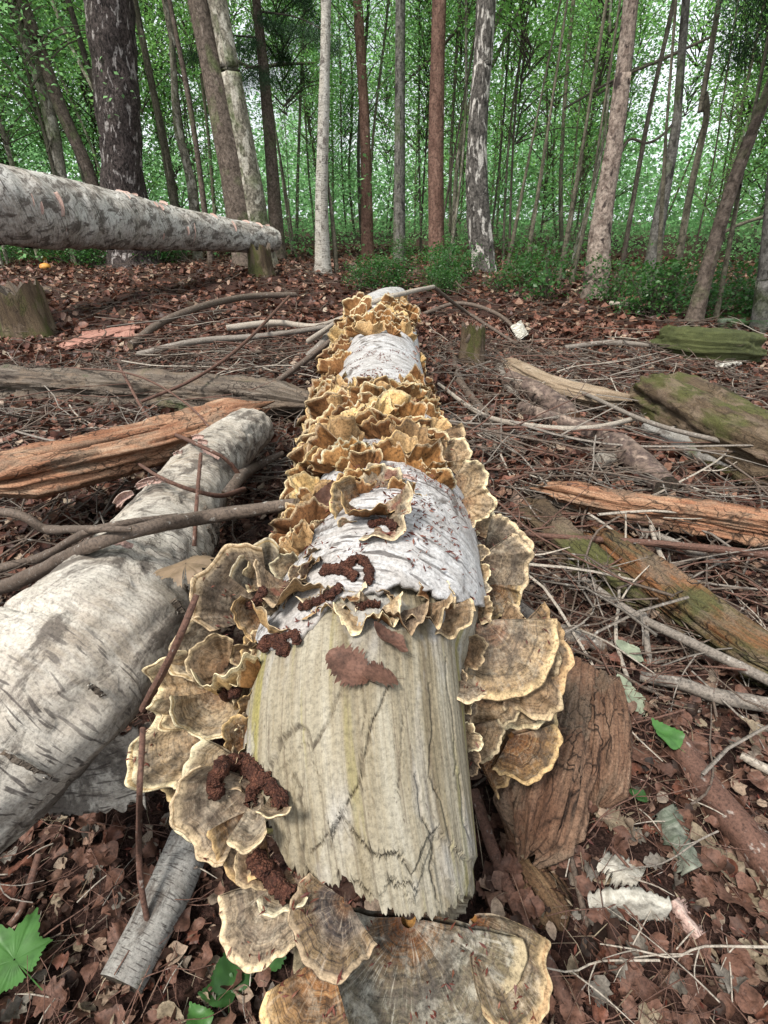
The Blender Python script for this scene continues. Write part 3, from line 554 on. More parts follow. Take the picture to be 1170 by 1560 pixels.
# ---- conspicuous brackets near the viewer (attachment pixel, depth, radius px, direction)
q = R_
NEAR = [
 (622, 1402, .458, 186, -94, dict(free=True, half=1.62, mat='f_streak', und='u_brown', label='large fan with dark and cream streaks under the split end', ruf=.07, k=3.2, cup=.22, thick=.13, nt=130, e=-.25, lobe=.07)),
 (500, 1450, .50, 130, -108, dict(half=.75, mat='f_tan', und='u_brown', ruf=.07, k=4, thick=.13, e=-.1)),
 (528, 1372, .475, 92, -124, dict(half=1.35, mat='f_blue', und='u_brown', label='bracket with a blue black centre at the split end', ruf=.08, k=4, cup=.1, thick=.12, e=-.15, nt=90)),
 (722, 1400, .49, 92, -52, dict(half=1.05, mat='f_streak', und='u_brown', ruf=.10, k=3, cup=.95, thick=.08, e=.15, label='curled lobe folding up beside the split end', nt=70)),
 (425, 1345, .515, 98, -118, dict(half=.95, mat='f_grey', und='u_ochre', ruf=.05, cup=.25, thick=.20, e=-.1)),
 (440, 1320, .49, 82, -99, dict(half=.55, mat='f_cream', und='u_ochre', ruf=.05, cup=.35, thick=.2, e=-.3)),
 (395, 1232, .53, 92, -118, dict(half=.85, mat='f_tan', und='u_ochre', ruf=.05, cup=.35, thick=.14, label='orange cup shaped bracket on the left flank', e=0.)),
 (405, 1290, .52, 55, -122, dict(half=1.1, mat='f_cream', und='u_ochre', ruf=.05, cup=.3, thick=.24, e=0.)),
 (385, 1180, .53, 118, 196, dict(half=.95, mat='f_cream', und='u_brown', ruf=.06, cup=.25, thick=.16, e=.2)),
 (388, 1195, .50, 118, 207, dict(half=.95, mat='f_grey', und='u_cream', ruf=.08, cup=.35, thick=.14, e=-.1, label='layered grey bracket with a dark hollow centre', nt=80)),
 (400, 1190, .49, 118, -104, dict(half=.30, mat='f_grey', und='u_cream', ruf=.08, cup=.3, thick=.15, e=-.3)),
 (418, 1195, .48, 112, -92, dict(half=.30, mat='f_cream', und='u_cream', ruf=.08, cup=.3, thick=.18, e=-.45)),
 (325, 1110, .565, 120, 200, dict(half=1.0, mat='f_cream', und='u_cream', ruf=.14, k=5, cup=.15, thick=.09, e=.1, label='wide cream ruffled bracket, lowest of the left tiers', nt=90)),
 (330, 1050, .565, 88, -100, dict(half=1.15, mat='f_cream', und='u_cream', ruf=.14, k=5, cup=.5, thick=.10, e=-.5, nt=80)),
 (355, 1040, .575, 100, -72, dict(half=.75, mat='f_cream', und='u_cream', ruf=.12, k=5, cup=.5, thick=.10, e=-.5, nt=80)),
 (330, 1040, .60, 92, 196, dict(half=1.2, mat='f_cream', und='u_cream', ruf=.15, k=5, cup=.3, thick=.11, e=0., nt=80)),
 (345, 1020, .59, 62, 150, dict(half=1.3, mat='f_cream', und='u_cream', ruf=.14, k=4, cup=.4, thick=.12, e=0.)),
 (390, 1035, .56, 52, -40, dict(half=.8, mat='f_cream', und='u_ochre', ruf=.14, k=4, cup=.5, thick=.14, e=-.3)),
 (300, 1160, .575, 70, 205, dict(half=1.0, mat='f_tan', und='u_ochre', ruf=.08, cup=.1, thick=.14, e=.2)),
 (352, 985, .62, 80, 190, dict(half=1.1, mat='f_grey', und='u_cream', ruf=.05, cup=.5, thick=.08, e=0.)),
 (362, 985, .61, 52, 222, dict(half=1.0, mat='f_grey', und='u_brown', ruf=.05, cup=.4, thick=.10, e=-.1)),
 (408, 935, .64, 122, 146, dict(half=.95, mat='f_grey', und='u_cream', ruf=.10, k=5, cup=.25, thick=.07, e=.1, nt=96, label='grey zoned fan with pleated folds, beside the left log')),
 (412, 925, .65, 110, 112, dict(half=.55, mat='f_grey', und='u_cream', ruf=.09, k=6, cup=.3, thick=.07, e=.15, nt=70)),
 (405, 920, .62, 62, -140, dict(half=1.0, mat='f_tan', und='u_ochre', ruf=.12, k=4, cup=.4, thick=.1, e=-.3)),
 (420, 950, .615, 66, -108, dict(half=1.25, mat='f_grey', und='u_cream', ruf=.10, k=4, cup=.5, thick=.10, e=-.25, nt=70)),
 (455, 885, .665, 92, -88, dict(half=1.35, mat='f_speck', und='u_cream', ruf=.16, k=5, cup=.1, thick=.08, e=-.25, nt=110, label='pale ruffled bracket speckled with red brown crumbs')),
 (425, 890, .66, 66, 135, dict(half=1.1, mat='f_cream', und='u_cream', ruf=.10, k=4, cup=.3, thick=.09, e=.05)),
 (505, 905, .645, 62, -75, dict(half=1.2, mat='f_speck', und='u_cream', ruf=.18, k=6, cup=.1, thick=.1, e=-.3, nt=80)),
 (560, 925, .635, 64, -88, dict(half=1.4, mat='f_cream', und='u_ochre', ruf=.22, k=6, cup=.2, thick=.14, e=-.4, nt=70)),
 (602, 925, .63, 64, -92, dict(half=1.3, mat='f_grey', und='u_ochre', ruf=.24, k=6, cup=.2, thick=.14, e=-.4, nt=70)),
 (645, 922, .63, 58, -80, dict(half=1.5, mat='f_cream', und='u_ochre', ruf=.28, k=6, cup=.3, thick=.16, e=-.3, nt=70)),
 (672, 925, .63, 58, -60, dict(half=1.2, mat='f_cream', und='u_ochre', ruf=.24, k=5, cup=.3, thick=.14, e=-.2)),
 (738, 945, .635, 122, -74, dict(half=1.35, mat='f_pink', und='u_brown', ruf=.035, k=3, cup=-.05, thick=.10, e=-.15, nt=130, lobe=.035, label='broad cream and pink fan, largest on the right flank')),
 (782, 985, .66, 88, -18, dict(half=1.35, mat='f_pink', und='u_cream', ruf=.08, k=4, cup=.2, thick=.12, e=.1, nt=90, label='round double rimmed bracket overlapping the broad fan')),
 (778, 1010, .645, 84, -42, dict(half=1.1, mat='f_cream', und='u_cream', ruf=.12, k=5, cup=.1, thick=.10, e=0., nt=80)),
 (775, 1030, .655, 92, -58, dict(half=.9, mat='f_cream', und='u_cream', ruf=.1, k=5, cup=.05, thick=.10, e=.1)),
 (735, 1055, .64, 66, -55, dict(half=1.2, mat='f_cream', und='u_cream', ruf=.10, k=6, cup=-.1, thick=.12, e=0., nt=80)),
 (700, 1035, .61, 60, -82, dict(half=.9, mat='f_grey', und='u_brown', ruf=.06, cup=0., thick=.1, e=.2)),
 (722, 1105, .63, 52, -62, dict(half=1.3, mat='f_cream', und='u_cream', ruf=.06, k=5, cup=-.1, thick=.12, e=-.1, nt=70)),
 (785, 1075, .67, 66, -52, dict(half=1.2, mat='f_tan', und='u_ochre', ruf=.05, cup=0., thick=.12, e=.1, nt=70)),
 (778, 1120, .66, 82, -54, dict(half=1.1, mat='f_tan', und='u_ochre', ruf=.05, cup=-.05, thick=.12, e=.1, nt=80, label='tan bracket with an orange rim, low on the right flank')),
 (730, 1150, .66, 82, -22, dict(half=.7, mat='f_tan', und='u_ochre', ruf=.12, k=5, cup=.0, thick=.08, e=.5)),
 (735, 850, .80, 78, -34, dict(half=1.3, mat='f_grey', und='u_ochre', ruf=.06, k=5, cup=.05, thick=.12, e=.1, nt=90, label='grey zoned bracket standing off the right flank')),
 (740, 835, .84, 62, 12, dict(half=1.2, mat='f_grey', und='u_cream', ruf=.10, k=5, cup=.1, thick=.12, e=.1, nt=70)),
 (726, 815, .88, 46, 42, dict(half=1.1, mat='f_cream', und='u_cream', ruf=.10, k=5, cup=.1, thick=.12, e=.1)),
 (748, 890, .76, 52, -62, dict(half=1.1, mat='f_tan', und='u_ochre', ruf=.08, k=5, cup=.3, thick=.12, e=-.1)),
 (762, 950, .66, 40, 10, dict(half=1.1, mat='f_cream', und='u_cream', ruf=.08, k=5, cup=.2, thick=.12, e=0.)),
 (690, 735, 1.02, 52, -5, dict(half=1.2, mat='f_cream', und='u_cream', ruf=.08, k=4, cup=.05, thick=.12, e=.2)),
 (700, 765, .98, 48, -20, dict(half=1.1, mat='f_cream', und='u_ochre', ruf=.16, k=5, cup=.4, thick=.12, e=-.1)),
 (675, 705, 1.12, 44, 20, dict(half=1.1, mat='f_cream', und='u_cream', ruf=.1, k=5, cup=.1, thick=.12, e=.1)),
 (660, 665, 1.24, 52, -25, dict(half=.9, mat='f_cream', und='u_cream', ruf=.1, k=5, cup=.1, thick=.12, e=.1)),
 (570, 775, .82, 90, -48, dict(half=1.05, mat='f_speck', und='u_brown', ruf=.14, k=5, cup=.15, thick=.09, e=-.3, nt=90, label='brown speckled bracket lying on top of the white bark')),
 (560, 775, .83, 62, -100, dict(half=.9, mat='f_tan', und='u_ochre', ruf=.14, k=5, cup=.4, thick=.12, e=-.5)),
 (550, 760, .84, 50, 170, dict(half=1.0, mat='f_tan', und='u_ochre', ruf=.1, k=5, cup=.6, thick=.14, e=-.2)),
 (575, 750, .88, 44, 80, dict(half=1.1, mat='f_speck', und='u_ochre', ruf=.12, k=5, cup=.2, thick=.12, e=.2)),
]
for (px, py, z, rpx, ang, kw) in NEAR:
    kw = dict(kw)
    if px < 460 and py < 1240: rpx *= .84; kw['cup'] = kw.get('cup', .1) + .28; kw['ruf'] = kw.get('ruf', .1) * 1.35; kw['thick'] = kw.get('thick', .1) * 1.3
    elif px > 690: kw['thick'] = kw.get('thick', .1) * 1.35; kw['ruf'] = kw.get('ruf', .1) * 1.3
    e = kw.pop('e', 0.); img_fungus(root, px, py, z, rpx, ang, e, **kw)

# ---- tiers of brackets along the far part of the trunk; their ochre undersides face the near end
protos = []
for i in range(10):
    protos.append(bracket_mesh(.07, [1.35, 1.6, 1.1, 1.45][i % 4], ['f_cream', 'f_tan', 'f_grey', 'f_cream', 'f_tan'][i % 5], ['u_ochre', 'u_ochre', 'u_brown', 'u_ochre', 'u_cream'][i % 5], 100 + i, 44,
        ruf=rng.uniform(.14, .30), k=rng.uniform(3, 6), cup=rng.uniform(.05, .5), thick=rng.uniform(.06, .12), lobe=.20))
def tier(d, phi, size, back=.25, lift=0., proto=None, lean=0.):
    P, T, X, Y, Rr = [a[0] for a in log.at(np.array([d]))]
    n = math.cos(phi) * Y + math.sin(phi) * X; org = P + n * (Rr - .008) ; tang = np.cross(T, n)
    out = n * 1.0 - T * back + tang * lean; nor = T + n * .35
    o = obj('bracket_fungus', protos[proto if proto is not None else rng.integers(10)], root); s = size / .07
    orient(o, out, nor, org - rloc, (s * rng.uniform(.9, 1.3), s * rng.uniform(.8, 1.05), s)); return o
_PH = np.linspace(-100, 100, 41); _D = np.linspace(0, log.L, 700); _T = []
for a_ in _PH:
    v_ = log.surf(_D, np.full_like(_D, math.pi - R_(a_)))[0] - CAM; _T.append(780 - F * (v_ @ CU) / (v_ @ CF))
def SOLV(phi, py): c_ = _T[int(np.argmin(abs(_PH - math.degrees(phi))))]; k_ = np.argmax(c_ < py); return float(_D[k_]) if (c_ < py).any() else float(_D[-1])
def bandof(py0, py1, n, lo, hi, s0, s1, back):
    for k in range(n):
        py = py0 + (py1 - py0) * (k + rng.uniform(-.4, .4)) / n; phi = R_(rng.uniform(lo, hi)); d = SOLV(phi, py)
        tier(d, phi, rng.uniform(s0, s1) * (.72 if phi > -.7 else .95), back + rng.uniform(-.15, .3), lean=rng.uniform(-.35, .35))
def small(n_, py0, py1, lo, hi, s0, s1, mats_):
    for k in range(n_):
        py = py0 + (py1 - py0) * (k + rng.uniform(-.4, .4)) / n_; phi = R_(rng.uniform(lo, hi)); P, T, X, Y, Rr = [a[0] for a in log.at(np.array([SOLV(phi, py)]))]
        n = math.cos(phi) * Y + math.sin(phi) * X; org = P + n * (Rr - .006); R = rng.uniform(s0, s1); m_ = mats_[k % len(mats_)]
        o = obj('bracket_fungus', bracket_mesh(R, rng.uniform(.9, 1.5), m_[0], m_[1], 700 + k + int(py), 44, ruf=rng.uniform(.12, .3), k=rng.uniform(3, 6), cup=rng.uniform(.1, .6), thick=rng.uniform(.12, .2), lobe=.14), root)
        orient(o, n + T * rng.uniform(-.7, .2) + [0, 0, rng.uniform(-.1, .35)], -T * rng.uniform(.5, 1.) + [0, 0, .8], org - rloc)
small(26, 880, 1330, -96, -62, .016, .030, [('f_cream', 'u_cream'), ('f_grey', 'u_ochre'), ('f_cream', 'u_ochre'), ('f_tan', 'u_ochre')])
small(16, 800, 950, -60, -15, .014, .026, [('f_speck', 'u_cream'), ('f_cream', 'u_ochre'), ('f_speck', 'u_ochre')])
small(14, 760, 1180, 74, 98, .016, .028, [('f_cream', 'u_cream'), ('f_grey', 'u_ochre')])
small(9, 905, 915, -30, 60, .014, .022, [('f_cream', 'u_ochre'), ('f_speck', 'u_cream')])
bandof(850, 745, 16, -88, -42, .03, .05, .5)      # left flank by the crossing stick
bandof(760, 690, 22, -88, -5, .035, .06, .4)
bandof(745, 690, 7, 0, 60, .035, .055, .45)
bandof(715, 600, 56, -95, 30, .045, .075, .35)
bandof(680, 610, 10, 15, 70, .035, .055, .35)
bandof(610, 510, 44, -98, -48, .035, .065, .3)
bandof(612, 590, 8, -30, 45, .045, .065, .25)
bandof(512, 490, 14, -60, 40, .045, .07, .25)
bandof(500, 455, 40, -90, 60, .035, .075, .2)
bandof(640, 540, 12, 78, 100, .03, .05, .2)

# ------------------------------------------------------------------ other logs and broken timber
def bark_object(name, label, cat, pts, mats, seg=80, sides=32, amp=.06, sc=10, part='bark', fn=None, world=True, group=None, sq=1., pmap=None, seed=0):
    """pts: (px, py, depth, radius)"""
    PRR = np.array([[*W(a, b, z), r] for a, b, z, r in pts]) if world else np.array(pts); p = Path(PRR, seg)
    t = thing(name, (p.P[0, 0], p.P[0, 1], float(G(p.P[0, 0], p.P[0, 1]))), label, cat, group)
    V, fs, uv, mi = tube_arrays(p, seg, sides, amp, sc, fn=fn, sq=sq, seed=seed)
    pobj(part, mesh(part, V, [f for f, m in zip(fs, mi) if np.isscalar(m) and m == 0], uv, [mats[0]]), t)
    ce = [f for f, m in zip(fs, mi) if m == 1]
    for q_ in (ce[:2], ce[2:]): pobj('cut_end', mesh('cut_end', V, q_, uv, [mats[1]]), t)
    return t, p
def sheet(name, ctrl, nu, nv, mat, thick=.002, amp=.004, sc=20, parent=None, seed=0, jagv=.0, **k):
    """thin curved piece from a control grid of world points (rows x cols x 3)"""
    g = np.array(ctrl, float); rows = [spline(g[i], nv) for i in range(len(g))]; rows = np.array(rows)
    P = np.array([spline(rows[:, j], nu) for j in range(nv)]).transpose(1, 0, 2)
    if jagv:
        d = P[0] - P[1]; P[0] = P[0] + nrm(d) * (jagv * (jag(np.linspace(0, 9, nv), 3, seed) + .5 * jag(np.linspace(0, 9, nv), 9, seed + 1)))[:, None]
        d = P[-1] - P[-2]; P[-1] = P[-1] + nrm(d) * (jagv * (jag(np.linspace(0, 9, nv), 3, seed + 4) + .5 * jag(np.linspace(0, 9, nv), 9, seed + 5)))[:, None]
    du = np.gradient(P, axis=0); dv = np.gradient(P, axis=1); n = nrm(np.cross(du, dv))
    P = P + n * (amp * fbm(P * sc + seed, 3))[..., None]; Q = P - n * thick
    N = nu * nv; V = np.concatenate([P.reshape(-1, 3), Q.reshape(-1, 3)])
    f1 = grid_faces(nu, nv); f2 = f1[:, ::-1] + N; e = []
    for i in range(nu - 1): e += [(i * nv, (i + 1) * nv, (i + 1) * nv + N, i * nv + N), (i * nv + nv - 1, i * nv + nv - 1 + N, (i + 1) * nv + nv - 1 + N, (i + 1) * nv + nv - 1)]
    for j in range(nv - 1): e += [(j, j + N, j + 1 + N, j + 1), ((nu - 1) * nv + j, (nu - 1) * nv + j + 1, (nu - 1) * nv + j + 1 + N, (nu - 1) * nv + j + N)]
    su = np.linalg.norm(du, axis=-1).mean() * np.arange(nu); sv = np.linalg.norm(dv, axis=-1).mean() * np.arange(nv)
    uv = np.stack(np.broadcast_arrays(sv[None, :], su[:, None]), -1).reshape(-1, 2); uv = np.concatenate([uv, uv])
    me = mesh(name, V, [f1, f2, np.array(e)], uv, list(mat) if isinstance(mat, (list, tuple)) else [mat], [0, 1 if isinstance(mat, (list, tuple)) else 0, 0])
    return me

_lp = Path(np.array([[*W(a, b, z), r] for a, b, z, r in [(-120, 1215, .56, .112), (-40, 1145, .575, .112), (35, 1075, .60, .109), (95, 1015, .63, .106), (160, 950, .69, .102), (218, 868, .83, .093), (272, 780, 1.06, .086), (335, 690, 1.45, .082), (382, 655, 1.7, .078)]]), 220)
_d = np.linspace(0, _lp.L, 400); _q = _lp.surf(_d, np.full(400, 1.05 * math.pi))[0] - CAM; d_slit = float(_d[np.argmax(780 - F * (_q @ CU) / (_q @ CF) < 912)])
def slit(d, th):
    a = th / math.pi; ds = d_slit + .012 * np.sin(th * 3) + .006 * vnoise(np.stack([th * 6, 0 * th, 0 * th], -1)); mk = sstep(.82, .92, a) * sstep(1.45, 1.35, a)
    return mk * (.006 * sstep(.05, 0, ds - d) * (d < ds) - .014 * np.exp(-((d - ds - .004) / .005) ** 2))
# left birch log: a hollow tube of bark, open at the near end
t, lp = bark_object('fallen_birch_log', 'cream birch log lying left of the fungus covered trunk, grey dashes on its bark', 'fallen log',
    [(-120, 1215, .56, .112), (-40, 1145, .575, .112), (35, 1075, .60, .109), (95, 1015, .63, .106), (160, 950, .69, .102), (218, 868, .83, .093), (272, 780, 1.06, .086), (335, 690, 1.45, .082), (382, 655, 1.7, .078)],
    [mt['bark_left'], mt['endgrain']], 220, 72, .06, 9, fn=lambda d, th: .0022 * fbm(np.stack([np.cos(th) * 6, np.sin(th) * 6, d * 45], -1), 3) - .006 * np.clip(1 - np.abs(vnoise(np.stack([np.cos(th) * 5, np.sin(th) * 5 + 4, d * 14], -1))) / .08, 0, 1) * sstep(.1, .5, np.sin(th)) - .004 * np.clip(1 - np.abs(vnoise(np.stack([np.cos(th) * 3, np.sin(th) * 3, d * 9 + 5], -1))) / .05, 0, 1) + slit(d, th), sq=.9)
leftlog = t
def loc(m, parent, **k): return pobj(m.name.split('.')[0], m, parent, **k)
# torn bark apron and curled roll at its near end
ap = sheet('torn_bark', [[W(-20, 1120, .60), W(90, 1140, .61), W(210, 1110, .63)], [W(-10, 1190, .60), W(90, 1185, .61), W(215, 1150, .64)], [W(0, 1225, .60), W(100, 1245, .61), W(222, 1225, .64)]], 30, 60, [mt['bark_left'], mt['rot']], .003, .004, 18, seed=3, jagv=.006)
loc(ap, t)
cr = sheet('curled_bark', [[W(-40, 1090, .575), W(-30, 1140, .57), W(-20, 1215, .575)], [W(0, 1110, .55), W(8, 1150, .545), W(12, 1222, .55)], [W(28, 1125, .56), W(34, 1160, .555), W(26, 1205, .56)], [W(8, 1135, .58), W(16, 1165, .575), W(10, 1200, .575)]], 30, 40, [mt['bark_left'], mt['rot']], .002, .003, 25, seed=8, jagv=.008)
for (cx, cy, z, s) in ((165, 905, .735, 1.), (120, 925, .72, .8)):
    a = np.linspace(0, 4.2, 6); g = [[W(cx + 14 * s * math.cos(t_) - 22 * s, cy - 12 * s * math.sin(t_), z - .01), W(cx + 14 * s * math.cos(t_), cy - 14 * s * math.sin(t_), z - .012), W(cx + 12 * s * math.cos(t_) + 18 * s, cy - 10 * s * math.sin(t_) + 4, z - .01)] for t_ in a]
    loc(sheet('curled_bark', g, 24, 20, [mt['pinkbark'], mt['bark_left']], .001, .001, 60, seed=int(cx)), t)
sp = sheet('bark_slit', [[W(70, 915, .74), W(105, 903, .745), W(140, 908, .74)], [W(75, 920, .725), W(105, 912, .725), W(140, 914, .725)]], 8, 30, mt['rot'], .003, .001, 30, seed=5); loc(sp, t)

def flaps(par, path, n_, drange, arange_, size, mats_, seed, curl=2.6):
    r_ = np.random.default_rng(seed)
    for k in range(n_):
        d = r_.uniform(*drange); a0 = r_.uniform(*arange_) * math.pi; w_ = r_.uniform(*size); R_loc = float(path.at(np.array([d]))[4][0]); wa = w_ / R_loc * r_.uniform(.8, 1.8); rad = w_ * r_.uniform(.12, .22); rows = []
        P0_, n0 = path.surf(np.array([d]), np.array([a0])); T_ = path.at(np.array([d]))[1][0]
        for t_ in np.linspace(0, curl * r_.uniform(.7, 1.3), 6):
            aa = np.linspace(a0 - wa / 2, a0 + wa / 2, 5); Pq, nq = path.surf(np.full(5, d), aa, dr=.002); tpr = 1 - .25 * abs(np.linspace(-1, 1, 5)) ** 2
            rows.append(Pq + T_ * (rad * math.sin(t_) * tpr[:, None] * 1.2) + nq * (rad * (1 - math.cos(t_)) * tpr[:, None]))
        loc(sheet('bark_curl', rows, 12, 14, mats_, .0012, .001, 60, seed=k, jagv=.002), par)
flaps(leftlog, lp, 13, (.2, .95), (.72, 1.3), (.012, .03), [mt['pinkbark'], mt['bark_left']], 4)
flaps(root, log, 9, (s_of(860), s_of(560)), (.55, .95), (.010, .022), [mt['pinkbark'], mt['bark_log']], 6)
flaps(leftlog, lp, 12, (.1, .6), (.42, .62), (.02, .035), [mt['rot'], mt['bark_left']], 9, 1.6)
def beam(name, label, cat, pts, hw, hh, mat, seg=240, sides=72, rough=.25, sc=26, part='wood', seed=0, fq=1.):
    """a split, fibrous length of timber: box-like section with long splinters. pts world (x,y,z)"""
    pts = [np.array(p) for p in pts]; p = Path(np.array([[*a, 1.] for a in pts]), seg)
    rs = np.random.default_rng(seed)
    d = np.linspace(0, p.L, seg)[:, None] + np.zeros((1, sides + 1)); th = np.linspace(0, 2 * math.pi, sides + 1)[None, :] + 0 * d
    P, T, X, Y, _ = p.at(d)
    c, s_ = -np.cos(th), np.sin(th); k = (np.abs(c) ** 3.2 + np.abs(s_) ** 3.2) ** (-1 / 3.2)
    thn = th * 1.0; steps_ = np.floor(4 * vnoise(np.stack([np.cos(th) * 2.2 * fq + seed, np.sin(th) * 2.2 * fq, d * 2.2 * fq], -1))) / 4
    fine = fbm(np.stack([np.cos(th) * 9 * fq + seed, np.sin(th) * 9 * fq, d * 6 * fq], -1), 3) + .55 * vnoise(np.stack([np.cos(th) * 24 + seed, np.sin(th) * 24, d * 9], -1)) + .5 * sstep(.0, .12, vnoise(np.stack([np.cos(th) * 6 + seed, np.sin(th) * 6, d * 16 + 9], -1)))
    groove = -np.clip(vnoise(np.stack([np.cos(th) * 5 * fq + seed, np.sin(th) * 5 * fq, d * 2.5 * fq + 3], -1)) - .35, 0, 1) * 1.2
    taper = np.minimum(1, .25 + 6 * np.minimum(d, p.L - d) / p.L + .25 * vnoise(np.stack([np.cos(th) * 4, np.sin(th) * 4, 0 * d + seed], -1)))
    m = (1 + rough * (steps_ * .7 + fine * .35 + groove)) * taper
    V = P + X * (s_ * k * hw * m)[..., None] + Y * (c * k * hh * m)[..., None]
    cut = .08 * p.L * vnoise(np.stack([np.cos(th) * 3 + seed + 7, np.sin(th) * 3, 0 * d], -1)); V = V + T * (cut * (np.exp(-d / .05) - np.exp(-(p.L - d) / .05)))[..., None]
    uv = np.stack([th / 6.283 * (hw + hh) * 4, d], -1).reshape(-1, 2)
    V = V.reshape(-1, 3); fs = [grid_faces(seg, sides + 1)]
    for e in (0, seg - 1):
        a = e * (sides + 1); V = np.vstack([V, V[a:a + sides].mean(0)]); uv = np.vstack([uv, uv[a]]); j = np.arange(sides); fs.append(np.stack([a + j, a + j + 1, np.full(sides, len(V) - 1)], -1))
    t = thing(name, (pts[0][0], pts[0][1], float(G(pts[0][0], pts[0][1]))), label, cat)
    pobj(part, mesh(part, V, fs, uv, [mat]), t); return t
def gp(px, py, lift=0.): return hit(px, py, lift)[0]
t = beam('split_plank', 'bright orange split timber lying behind the left birch log', 'split wood', [W(-60, 745, 1.22), W(60, 715, 1.32), W(240, 672, 1.55), W(400, 622, 1.85)], .085, .045, mt['orange'], seed=3, rough=.35)
e = beam('tmp', '', 'x', [W(-60, 715, 1.24), W(80, 690, 1.33), W(270, 648, 1.6)], .022, .018, mt['orange'], seed=13, rough=.12)
for ch in list(e.children): ch.name = 'ridge'; ch.parent = t; ch.location = -Vector(t.location)
bpy.data.objects.remove(e)
beam('rotten_log', 'dark decayed long log with grey cracked wood, behind the orange timber', 'rotten log', [gp(-60, 580, .06), gp(120, 590, .06), gp(300, 600, .06), gp(490, 618, .05)], .10, .07, mt['rot'], seed=5, rough=.35)
beam('split_plank', 'orange brown splintered timber at the right edge, upper face broken in blocks', 'split wood', [gp(830, 745, .05), gp(940, 768, .07), gp(1060, 785, .08), gp(1230, 815, .08)], .045, .03, mt['orange'], seed=8, rough=.55)
beam('rotten_log', 'dark hollow log shell under the orange brown timber', 'rotten log', [gp(815, 748, .02), gp(900, 775, .02), gp(1040, 800, .02), gp(1220, 845, .02)], .045, .035, mt['rot'], seed=18, rough=.5)
beam('mossy_log', 'big moss green log at the right edge beyond the grey birch log', 'mossy log', [gp(985, 590, .07), gp(1060, 625, .09), gp(1130, 668, .09), gp(1250, 725, .09)], .135, .09, mt['mossy'], seed=11, rough=.25)
beam('mossy_log', 'low log wrapped in bright green moss, near the ferns at the right edge', 'mossy log', [gp(1010, 522, .04), gp(1070, 528, .08), gp(1150, 536, .05)], .12, .09, mt['moss'], seed=12, rough=.25)
beam('rotten_log', 'orange and green rotten log slanting down to the right edge', 'rotten log', [gp(905, 812, .03), gp(1000, 885, .05), gp(1090, 955, .05), gp(1230, 1050, .04)], .050, .04, mt['mossyorange'], seed=14, rough=.35)
beam('rotten_log', 'dark mossy log lying left of the orange and green one', 'rotten log', [gp(800, 770, .01), gp(870, 830, .03), gp(940, 880, .03), gp(1010, 930, .02)], .052, .03, mt['mossy'], seed=15, rough=.4)
beam('split_log', 'pale barkless split branch, tapered, lying right of the trunk top', 'split wood', [gp(772, 552, .03), gp(830, 583, .05), gp(900, 603, .06), gp(972, 612, .05)], .05, .04, mt['pale'], seed=16, rough=.2)
beam('rotten_wood', 'slab of crumbling red brown rotten wood leaning by the right brackets', 'rotten wood', [gp(800, 1310, .01), gp(825, 1220, .05), gp(850, 1120, .05), gp(868, 1010, .02)], .055, .045, mt['crumble'], seed=21, rough=.26, sides=150, seg=300, fq=2.2)
beam('rotten_wood', 'grey brown fibrous slab of rotten wood, right half of the crumbling pair', 'rotten wood', [gp(905, 1245, .0), gp(918, 1160, .04), gp(918, 1090, .04), gp(905, 1035, .01)], .036, .04, mt['crumble'], seed=23, rough=.2, sides=140, seg=280, fq=2.2)
beam('splintered_wood', 'fan of stringy brown wood fibres on the litter beside the split trunk end', 'wood fibres', [gp(775, 1300, .0), gp(815, 1350, .01), gp(850, 1415, .0)], .030, .010, mt['fibre'], seed=25, rough=.5)
beam('split_plank', 'flat reddish plank half buried in the litter below the mossy stump', 'split wood', [gp(105, 530, .02), gp(160, 510, .03), gp(215, 498, .02)], .11, .02, mt['chip'], seed=26, rough=.3)

# the birch stem held off the ground at the upper left, propped on a stump
def hf(d, th): return .006 * np.clip(fbm(np.stack([np.cos(th + d * 2.5) * 4, np.sin(th + d * 2.5) * 4, d * 9], -1), 4), -.6, 1) + .010 * sstep(.1, .35, vnoise(np.stack([th * 1.2 + d * 3, d * 9, 0 * d], -1)))
hang, hp = bark_object('suspended_birch_trunk', 'peeling birch trunk hanging across the upper left above the ground', 'tree trunk',
    [(-330, 235, 3.1, .27), (-150, 272, 3.4, .268), (0, 312, 3.8, .265), (120, 328, 4.4, .25), (250, 346, 5.2, .205), (340, 357, 5.8, .168), (405, 364, 6.3, .135), (422, 366, 6.4, .10)], [mt['bark_hang'], mt['chip']], 240, 64, .03, 3, fn=hf)
rp = np.random.default_rng(5)
for k in range(0):    # loose bark flaps
    d = rp.uniform(.3, hp.L - .2); a0 = rp.uniform(.3, 5.9); w_ = rp.uniform(.25, .8); ln = rp.uniform(.05, .16); rows = []
    for i, f in enumerate(np.linspace(0, 1, 4)):
        aa = np.linspace(a0, a0 + w_, 4); dk = np.full(4, d + ln * f) + aa * -.12; P, n = hp.surf(dk, aa, dr=.008 + .045 * f ** 2 * rp.uniform(.4, 1)); rows.append(P)
    loc(sheet('bark_flap', rows, 8, 12, [mt['bark_hang'], mt['pinkbark']], .003, .006, 12, seed=k, jagv=.01), hang)

